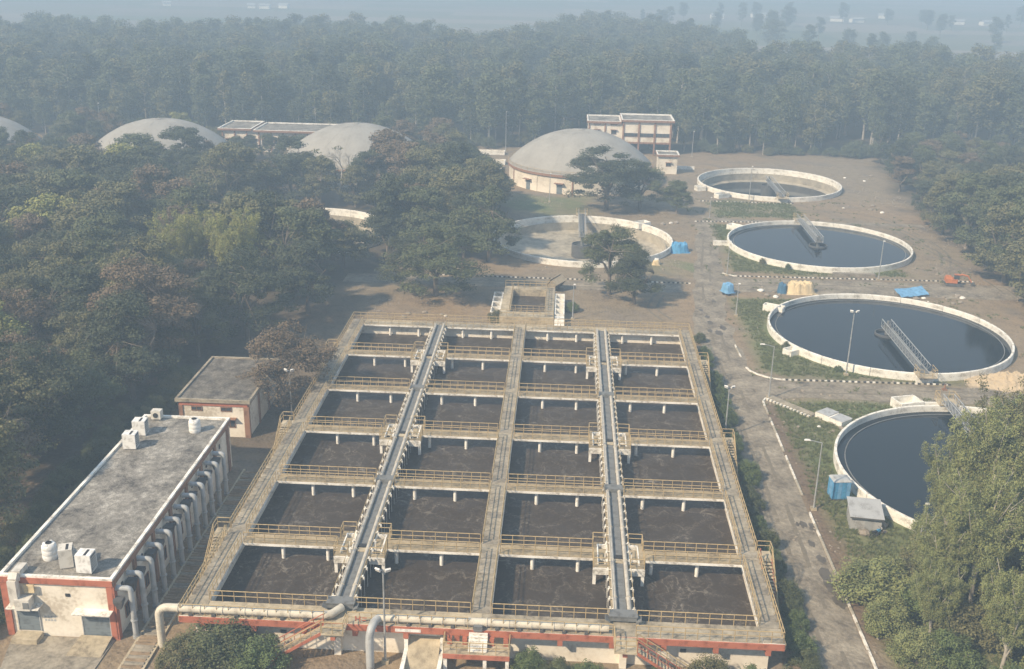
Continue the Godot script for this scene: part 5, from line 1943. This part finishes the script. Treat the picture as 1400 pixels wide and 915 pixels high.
func vegetation():
	var c: Camera3D = get_node("camera")
	cam_inv = c.transform.affine_inverse()
	var broad := []
	for i in 6: broad.append(tree_model("broad", 12.0, R(5.6, 7.0), 110 + 10 * (i % 3), 170, 0.17))
	var fine := []
	for i in 3: fine.append(tree_model("broad", 12.0, R(5.6, 6.8), 130, 230, 0.125))
	var tall := []
	for i in 6: tall.append(tree_model("tall", 20.0, R(2.3, 4.2), 26 + 5 * i, 90, 0.36))
	var weep := []
	for i in 3: weep.append(tree_model("airy", 16.0, 5.6, 460, 105, 0.12))
	var bush := []
	for i in 3: bush.append(tree_model("bush", 3.0, 2.2, 60, 190, 0.072))
	var baret := tree_model("bare", 10.0, 4.5, 6, 30, 0.2)

	# trees that stand by themselves
	put_tree("rain_tree", fine[2], V(16.0, 0, -171.5), 14.5, 1.6, M.leaf_dark, M.bark, "dark umbrella crowned tree in front of the big dome")
	put_tree("broadleaf_tree", fine[0], V(24.0, 0, -173.0), 11.5, 1.35, M.leaf_mid, M.bark, "lower grey green tree leaning out beside the umbrella crowned tree")
	put_tree("broadleaf_tree", broad[2], V(32.5, 0, -170.0), 7.6, 1.2, M.leaf_mid, M.bark, "rounded bushy tree at the road beside the dry clarifier")
	put_tree("broadleaf_tree", fine[2], V(14.6, 0, -106.0), 12.5, 1.15, M.leaf_mid, M.bark, "green tree overlapping the dry clarifier rim")
	put_tree("broadleaf_tree", fine[1], V(18.8, 0, -101.0), 9.5, 1.25, M.leaf_dark, M.bark, "dark lower tree with dead branches beside the green tree at the dry clarifier")
	put_tree("broadleaf_tree", fine[0], V(-16.0, 0, -102.0), 13.0, 1.5, M.leaf_mid, M.bark, "wide dense tree just behind the back left corner of the big tank")
	put_tree("broadleaf_tree", broad[0], V(-8.4, 0, -124.5), 15.0, 1.0, M.leaf_mid, M.bark, "upright tree at the left rim of the dry clarifier")
	put_tree("broadleaf_tree", fine[1], V(-22.5, 0, -104.5), 9.5, 1.15, M.leaf_dark, M.bark, "lower dark tree joined to the wide dense tree behind the tank corner")
	put_tree("broadleaf_tree", broad[2], V(-13.5, 0, -126.5), 12.5, 0.85, M.leaf_dark, M.bark, "narrow dark tree touching the upright tree by the dry clarifier")
	put_tree("broadleaf_tree", broad[1], V(-20.0, 0, -165.0), 16.0, 1.15, M.leaf_dark, M.bark, "tall dark tree left of the big dome, tallest of the wood")
	put_tree("broadleaf_tree", broad[3], V(-30.0, 0, -166.0), 15.5, 1.25, M.leaf_brown, M.bark, "brown leaved tree in front of the dome behind the bare tree")
	put_tree("dry_tree", fine[0], V(-30.2, 0, -52.0), 11.5, 1.1, M.leaf_brown, M.bark, "brown leaved tree beside the small house with stained roof")
	put_tree("broadleaf_tree", fine[0], V(-42.5, 0, -77.0), 14.5, 1.1, M.leaf_dark, M.bark, "dark tree with bare lower trunk standing at the track behind the small house")
	put_tree("broadleaf_tree", broad[2], V(-36.0, 0, -90.0), 12.0, 1.1, M.leaf_dark, M.bark, "dark tree nearest the back left corner of the big tank")
	put_tree("broadleaf_tree", broad[0], V(-64.0, 0, -117.5), 14.5, 1.15, M.leaf_mid, M.bark, "green tree screening the hidden dry clarifier, left one of three")
	put_tree("broadleaf_tree", broad[4], V(-54.5, 0, -116.5), 14.0, 1.1, M.leaf_dark, M.bark, "dark tree screening the hidden dry clarifier, middle one of three")
	put_tree("broadleaf_tree", broad[3], V(-45.0, 0, -118.0), 12.5, 1.25, M.leaf_olive, M.bark, "olive tree screening the hidden dry clarifier, right one of three")
	put_tree("broadleaf_tree", fine[2], V(-38.5, 0, -104.5), 10.0, 1.05, M.leaf_mid, M.bark, "green tree beside the bare earth patch behind the tank corner")
	put_tree("broadleaf_tree", broad[2], V(-35.5, 0, -116.5), 9.0, 1.4, M.leaf_olive, M.bark, "low olive tree before the visible arc of the hidden clarifier")
	put_tree("broadleaf_tree", broad[5], V(-28.5, 0, -125.5), 10.5, 1.1, M.leaf_dark, M.bark, "dark rounded tree at the right end of the hidden clarifier")
	put_tree("broadleaf_tree", broad[0], V(-61.5, 0, -179.0), 13.5, 1.1, M.leaf_dark, M.bark, "dark tree left of the bare tree before the second dome")
	put_tree("broadleaf_tree", broad[4], V(-37.0, 0, -178.0), 16.0, 1.2, M.leaf_brown, M.bark, "brown tinged tree right of the bare tree before the second dome")
	put_tree("broadleaf_tree", broad[1], V(-88.0, 0, -181.0), 15.0, 1.25, M.leaf_dark, M.bark, "dark tree covering the right foot of the left dome")
	put_tree("broadleaf_tree", broad[3], V(-99.0, 0, -178.5), 13.5, 1.3, M.leaf_mid, M.bark, "green tree covering the middle foot of the left dome")
	put_tree("broadleaf_tree", broad[2], V(-76.0, 0, -184.0), 11.5, 1.1, M.leaf_dark, M.bark, "dark tree between the left dome and the second dome")
	for i in 7:
		put_tree("broadleaf_tree", broad[i % 6], V(-92.0 + i * 4.6, 0, -221.0 + R(-2, 2)), R(5.5, 7.5), 1.1, M.leaf_mid if i % 2 else M.leaf_dark, M.bark, "low tree in the row before the long cream building", "row of trees before the long building")
	put_tree("broadleaf_tree", broad[1], V(91.0, 0, -108.0), 16.0, 1.2, M.leaf_olive, M.bark, "big olive tree at the right edge behind the orange digger")
	put_tree("broadleaf_tree", broad[3], V(90.0, 0, -122.0), 15.0, 1.15, M.leaf_olive, M.bark, "big olive tree just beyond the orange digger")
	put_tree("broadleaf_tree", broad[0], V(97.0, 0, -131.0), 16.5, 1.2, M.leaf_mid, M.bark, "tall green tree at the right edge above the olive ones")
	put_tree("bare_tree", baret, V(-48.0, 0, -176.0), 13.5, 1.2, M.leaf_olive, M.palebark, "bare branching tree before the second dome")
	put_tree("bare_tree", baret, V(-92.0, 0, -178.0), 12.5, 1.0, M.leaf_olive, M.palebark, "bare branching tree before the dome at the left")
	put_tree("bamboo_tree", weep[0], V(-47.5, 0, -90.5), 18.0, 1.0, M.leaf_yellow, M.bark, "yellow green feathery tree in the middle of the wood")
	put_tree("bamboo_tree", weep[1], V(-58.0, 0, -95.0), 17.0, 1.0, M.leaf_yellow, M.bark, "second yellow green feathery tree, deeper in the wood")

	# the wood on the left
	var used := [Vector2(-47.5, -90.5), Vector2(-58, -95), Vector2(-60, -179), Vector2(-88, -181), Vector2(-99, -178), Vector2(-76, -184), Vector2(-64, -117.5), Vector2(-54.5, -116.5), Vector2(-45.5, -117), Vector2(-50, -96), Vector2(-60, -101), Vector2(-20, -165), Vector2(-31, -166), Vector2(-48, -176), Vector2(-92, -178)]
	var spots := []
	var z := 6.0
	while z > -232:
		var x := -175.0
		while x < -8:
			var p := Vector2(x + R(-3.2, 3.2), z + R(-3.2, 3.2))
			x += 7.2
			if p.x > wood_edge(p.y) - 3.0: continue
			if p.distance_to(Vector2(-49.5, -141.3)) < 22.5: continue
			if p.x > -39 - (p.y + 115) * 0.05 and p.y < -92 and p.y > -124: continue
			if p.y < -60 and p.y > -97 and p.x > -47: continue
			var bad := false
			for dx in [9.9, -49.8, -102.5, -156.5]:
				if p.distance_to(Vector2(dx, -205)) < 24.0: bad = true
			if p.x > -99 and p.x < -58 and p.y < (-228 if p.x < -84 else -190): bad = true
			for u in used:
				if p.distance_to(u) < 6.5: bad = true
			if bad: continue
			if not on_screen(V(p.x, 6, p.y)): continue
			spots.append(p)
		z -= 7.1
	for p in spots:
		var v := R(0, 1)
		var lm: Material = M.leaf_dark
		var what := "dark green"
		if v > 0.93: lm = M.leaf_yellow; what = "yellow green"
		elif v > 0.78: lm = M.leaf_brown; what = "brown leaved"
		elif v > 0.5: lm = M.leaf_olive; what = "olive green"
		elif v > 0.26: lm = M.leaf_mid; what = "green"
		var where := "in the wood beside the blower house"
		if p.y < -150: where = "in the back of the wood before the domes"
		elif p.y < -85: where = "in the middle of the wood behind the small house"
		elif p.y < -38: where = "in the wood near the small house with stained roof"
		var hh := R(9.5, 16.5)
		if p.y < -160: hh = R(9.5, 13.0)
		put_tree("broadleaf_tree", fine[rng.randi() % 3] if p.y > -92 else broad[rng.randi() % 6], V(p.x, 0, p.y), hh, R(0.9, 1.2), lm, M.bark, what + " broad crowned tree " + where, what + " trees " + where)

	# the wood on the right
	z = -96.0
	while z > -246:
		var x := 84.0
		while x < 190:
			var p := Vector2(x + R(-2.5, 2.5), z + R(-2.5, 2.5))
			x += 7.4
			if p.x < right_edge(p.y) + 3.0: continue
			if not on_screen(V(p.x, 5, p.y)): continue
			var v := R(0, 1)
			var lm: Material = M.leaf_mid
			var what := "green"
			if v > 0.88: lm = M.leaf_brown; what = "brown tinged"
			elif v > 0.6: lm = M.leaf_olive; what = "olive green"
			elif v > 0.4: lm = M.leaf_dark; what = "dark green"
			var where := "at the right wood beyond the clarifiers"
			var hh := R(7.0, 11.5)
			if p.y > -160: hh = R(12, 17); where = "at the right edge behind the orange digger"
			put_tree("bushy_tree", broad[rng.randi() % 6], V(p.x, 0, p.y), hh, R(0.85, 1.15), lm, M.bark, what + " bushy tree " + where, what + " trees " + where)
		z -= 7.0

	z = 4.0
	while z > -62:
		for k in 2:
			put_tree("undergrowth_bush", bush[rng.randi() % 3], V(-45.2 - k * 3.0 + R(-0.8, 0.6), 0, z + R(-1, 1)), R(1.6, 3.6), R(0.9, 1.2), [M.leaf_dark, M.leaf_mid, M.leaf_olive][rng.randi() % 3], M.bark, "low bush between the blower house and the wood", "bushes beside the blower house", "bush")
		z -= 3.4
	# feathery trees at the near right
	var wt := [[50.0, -21.5, 18.0, 1.0], [46.0, -13.0, 15.0, 1.0], [42.3, -12.5, 10.0, 1.05], [50.5, -5.0, 15.5, 1.0], [56.0, -27.0, 18.5, 1.05], [54.5, -12.0, 15.5, 1.0], [40.2, -7.0, 8.5, 1.1], [44.8, -2.5, 11.5, 1.0], [60.0, -20.0, 17.0, 1.0], [46.8, -24.0, 13.0, 0.9]]
	var wl := ["tall feathery light green tree hiding the nearest clarifier", "feathery light green tree before the tallest one", "small feathery tree just beyond the tin shed", "feathery green tree at the bottom right corner", "tall feathery tree at the right rim of the nearest clarifier", "feathery tree cut by the right edge of the picture", "small feathery tree beside the white road kerb", "feathery tree at the bottom edge right of the road", "feathery tree at the right edge above the others", "feathery tree standing closest to the near rim of the clarifier"]
	for i in wt.size():
		put_tree("feathery_tree", weep[i % 3], V(wt[i][0], 0, wt[i][1]), wt[i][2], wt[i][3], M.leaf_fresh if i != 4 else M.leaf_olive, M.palebark, wl[i])
	# shrubs
	var S := [[37.2, -13.5, 4.2, 1.4, "round shrub on the verge where the kerb disappears"], [39.5, -17.0, 2.2, 1.3, "shrub between the motorcycle and the feathery trees"], [36.8, -8.5, 3.2, 1.1, "shrub beside the near white kerb"], [43.2, -21.5, 1.7, 1.2, "shrub growing over the rubble beyond the shed"], [46.0, -24.5, 2.8, 1.3, "shrub at the near rim of the clarifier"],
		[-22.0, 0.9, 3.6, 1.5, "big round shrub before the front wall of the big tank"], [-18.8, 1.6, 3.2, 1.3, "shrub beside the red left flight of steps"], [-25.0, 1.8, 2.8, 1.2, "shrub at the foot of the cream air pipe"], [4.4, 0.6, 2.4, 1.0, "shrub right of the central platform"], [6.8, 1.6, 2.4, 1.2, "shrub before the white wall near the small pole"], [9.4, 1.8, 2.2, 1.2, "shrub left of the right platform"],
		[19.5, 1.2, 2.9, 1.1, "shrub beneath the red fascia at the right of the front wall"], [23.0, 1.5, 2.5, 1.2, "shrub near the front right corner of the big tank"], [26.0, 2.0, 2.6, 1.2, "shrub at the front right corner pillar"], [15.0, 1.7, 2.0, 1.0, "shrub under the right flight of steps"], [-4.6, -89.0, 2.2, 1.0, "pale shrub at the corner of the small square tank"], [8.0, -96.0, 1.6, 1.3, "low shrub beside the right bays of the small square tank"],
		[41.4, -81.0, 1.3, 1.0, "tuft of weeds below the middle clarifier chamber"], [47.4, -72.6, 1.0, 1.0, "tuft of weeds on the near rim of the middle clarifier"], [45.6, -129.0, 1.2, 0.8, "tuft of weeds on the second clarifier rim, left one"], [50.0, -125.6, 1.2, 0.8, "tuft of weeds on the second clarifier rim, right one"], [70.0, -58.0, 3.5, 1.3, "feathery shrub on the road edge before the sand heap"], [66.0, -57.0, 3.0, 1.0, "shrub beside the bridge end of the nearest clarifier"]]
	var thicket := [[44.0, -17.5, 4.5], [48.0, -16.5, 5.0], [52.5, -16.0, 5.5], [40.5, -3.0, 3.5], [38.0, -3.5, 3.2], [47.5, -7.5, 5.0], [43.0, -7.5, 4.0], [41.0, -10.5, 4.0], [52.0, -9.0, 5.0], [48.5, 0.5, 4.5], [57.0, -17.0, 5.5], [54.0, -22.0, 5.0], [50.5, -26.5, 4.5], [56.5, -5.0, 5.0], [44.5, 1.5, 3.5], [59.0, -24.5, 6.0]]
	for q in thicket:
		put_tree("thicket_bush", bush[rng.randi() % 3], V(q[0], 0, q[1]), q[2], 1.15, [M.leaf_fresh, M.leaf_shrub, M.leaf_olive][rng.randi() % 3], M.bark, "leafy bush filling the thicket under the feathery trees", "thicket bushes under the feathery trees", "bush")
	for i in S.size():
		put_tree("shrub", bush[i % 3], V(S[i][0], 0, S[i][1]), S[i][2], S[i][3], (M.leaf_fresh if i < 5 else [M.leaf_shrub, M.leaf_mid, M.leaf_shrub, M.leaf_olive][i % 4]), M.bark, S[i][4], "", "shrub")
	# hedge of bushes between the tank and the road
	z = -2.0
	while z > -84:
		var k := int(-z / 13.0)
		var gap := false
		for q in [-10.5, -36.0, -61.5]:
			if abs(z - q) < 3.0: gap = true
		if R(0, 1) > 0.1:
			put_tree("hedge_bush", bush[rng.randi() % 3], V(27.9 + (0.6 if gap else R(-0.3, 0.3)), 0, z), R(1.3, 2.5), R(0.8, 1.15), M.leaf_shrub if R(0, 1) < 0.6 else M.leaf_mid, M.bark, "green bush in the hedge along the side wall of the big tank", "hedge bushes along the big tank", "bush")
		z -= R(1.7, 2.6)

	# the tall forest behind
	var forest := []
	z = -252.0
	while z > -625:
		var x := -330.0
		while x < 330:
			var p := Vector2(x + R(-2.6, 2.6), z + R(-2.6, 2.6))
			x += 7.6
			var back := -460.0
			for e in range(BACK.size() - 1):
				if p.x >= BACK[e][0] and p.x < BACK[e + 1][0]:
					back = lerpf(BACK[e][1], BACK[e + 1][1], (p.x - BACK[e][0]) / (BACK[e + 1][0] - BACK[e][0]))
			back += 18.0 * nz(p.x, 0, 2.0)
			if p.y < back: continue
			if p.x > right_edge(-250) - 10 and p.y > -262: continue
			if p.y > -262 and p.x > 8 and p.x < 42: continue
			if nz(p.x, p.y, 2.5, 200.0) > 0.42: continue
			if not on_screen(V(p.x, 12, p.y), 1.06): continue
			forest.append(p)
		z -= 7.4
	forest.sort_custom(func(a, b): return a.y > b.y)
	var rest := [[], [], [], [], [], []]
	for i in forest.size():
		var p: Vector2 = forest[i]
		var hh := R(12.0, 23.5)
		if p.y > -262: hh *= R(0.55, 1.0)
		if i < 285:
			var lm: Material = [M.leaf_gum, M.leaf_gum, M.leaf_mid, M.leaf_olive, M.leaf_dark][rng.randi() % 5]
			var where := "behind the domes" if p.x < -20 else ("behind the rear building" if p.x < 48 else "behind the farthest clarifier")
			put_tree("forest_tree", tall[rng.randi() % 6], V(p.x, 0, p.y), hh, R(1.15, 1.7), lm, M.palebark, "tall slender pale trunked tree at the forest edge " + where, "forest edge trees " + where, "forest tree")
		else:
			rest[rng.randi() % 6].append([p, hh])
	# bushes along the forest foot
	for i in 46:
		var x := -120.0 + i * 4.9 + R(-1.5, 1.5)
		if x > 8 and x < 42: continue
		put_tree("undergrowth_bush", bush[rng.randi() % 3], V(x, 0, -250.5 + R(-3, 2)), R(2.5, 5.0), R(0.9, 1.3), M.leaf_gum if R(0, 1) < 0.6 else M.leaf_olive, M.bark, "low bush at the foot of the tall forest", "bushes at the forest foot", "bush")
	# scattered trees on the fields beyond, still told apart
	for i in 64:
		var x := R(40, 420)
		var zz := R(-640, -420) if i < 34 else -720.0 - 60.0 * (i % 4) + R(-6, 6)
		if not on_screen(V(x, 8, zz)): continue
		put_tree("field_tree", tall[rng.randi() % 6], V(x, 0, zz), R(12, 20), R(1.3, 1.9), M.leaf_gum, M.bark, "lone hazy tree on the fields beyond the forest", "lone trees on the far fields", "field tree")
	var fo := Node3D.new()
	fo.name = "forest"
	add_child(fo)
	fo.set_meta("kind", "stuff")
	fo.set_meta("label", "hazy mass of tall forest reaching back to the fields")
	fo.set_meta("category", "forest")
	var mats := [M.leaf_gum, M.leaf_mid, M.leaf_gum, M.leaf_olive, M.leaf_dark, M.leaf_gum]
	for k in 6:
		for which in ["crown", "trunk"]:
			var mm := MultiMesh.new()
			mm.transform_format = MultiMesh.TRANSFORM_3D
			mm.mesh = tall[k][which]
			mm.instance_count = rest[k].size()
			for i in rest[k].size():
				var p: Vector2 = rest[k][i][0]
				var s: float = rest[k][i][1] / 20.0
				var w := s * (1.15 + 0.6 * fposmod(p.x * 0.37, 1.0))
				mm.set_instance_transform(i, Transform3D(Basis(Vector3.UP, p.x * 3.1).scaled(V(w, s, w)), V(p.x, 0, p.y)))
			var mi := MultiMeshInstance3D.new()
			mi.name = "forest_" + which + ("" if k == 0 else "_%03d" % k)
			mi.multimesh = mm
			mi.material_override = mats[k] if which == "crown" else M.palebark
			fo.add_child(mi)
			mi.set_meta("kind", "stuff")

	# grass tufts
	var tuft := MB.new()
	for i in 14:
		var a := R(0, TAU)
		var q := V(cos(a), 0, sin(a)) * R(0, 0.22)
		var e := q + V(R(-0.16, 0.16), R(0.14, 0.34), R(-0.16, 0.16))
		var s := V(-sin(a), 0, cos(a)) * 0.03
		var f := R(0.6, 1.3)
		tuft.colored = true
		tuft.tint = Color(f * R(0.9, 1.3), f, f * R(0.8, 1.1))
		tuft.tri(q - s, q + s, e)
	var spotsg := []
	for i in 60000:
		var x := R(34, 86)
		var zz := R(-190, 0)
		if R(0, 1) > max(grassiness(x, zz), 0.5 * clampf(nz(x, zz, 16.0, 60.0) - 0.12, 0, 1)): continue
		var hit := false
		for q in [[58.88, -88.78], [59.52, -142.85], [59.8, -204.0], [58.7, -39.57]]:
			if Vector2(x, zz).distance_to(Vector2(q[0], q[1])) < 19.5: hit = true
		if hit or not on_screen(V(x, 0, zz), 1.05): continue
		spotsg.append(V(x, 0, zz))
	var gm := MultiMesh.new()
	gm.transform_format = MultiMesh.TRANSFORM_3D
	gm.mesh = tuft.commit()
	gm.instance_count = spotsg.size()
	for i in spotsg.size():
		var s := R(0.6, 1.5)
		gm.set_instance_transform(i, Transform3D(Basis(Vector3.UP, R(0, TAU)).scaled(V(s * 1.3, s, s * 1.3)), spotsg[i]))
	var gi := MultiMeshInstance3D.new()
	gi.name = "grass"
	gi.multimesh = gm
	gi.material_override = M.grass
	add_child(gi)
	gi.set_meta("kind", "stuff")
	gi.set_meta("label", "short rough grass round the clarifiers")
	gi.set_meta("category", "grass")

	# far houses
	var hr := RandomNumberGenerator.new()
	hr.seed = 4
	for q in [[-372, -945], [-290, -940], [-276, -935], [-262, -950], [140, -940], [182, -970], [247, -935], [262, -925], [305, -1000], [352, -930], [376, -925]]:
		var t := thing("far_house", "tiny pale house in the haze at the far fields", "house", V(q[0], 0, q[1]), hr.randf_range(-0.4, 0.4), "far houses in the haze")
		var w := hr.randf_range(5, 13)
		var b := MB.new()
		b.box(V(0, 1.6, 0), V(w, 3.2, 6))
		part(t, "wall", b, M.white)
		b = MB.new()
		b.quad(V(-w / 2 - 0.5, 3.1, 3.6), V(w / 2 + 0.5, 3.1, 3.6), V(w / 2 + 0.5, 4.5, 0), V(-w / 2 - 0.5, 4.5, 0))
		b.quad(V(w / 2 + 0.5, 3.1, -3.6), V(-w / 2 - 0.5, 3.1, -3.6), V(-w / 2 - 0.5, 4.5, 0), V(w / 2 + 0.5, 4.5, 0))
		b.tri(V(w / 2, 3.2, 3), V(w / 2, 3.2, -3), V(w / 2, 4.4, 0))
		b.tri(V(-w / 2, 3.2, -3), V(-w / 2, 3.2, 3), V(-w / 2, 4.4, 0))
		part(t, "roof", b, M.tin)
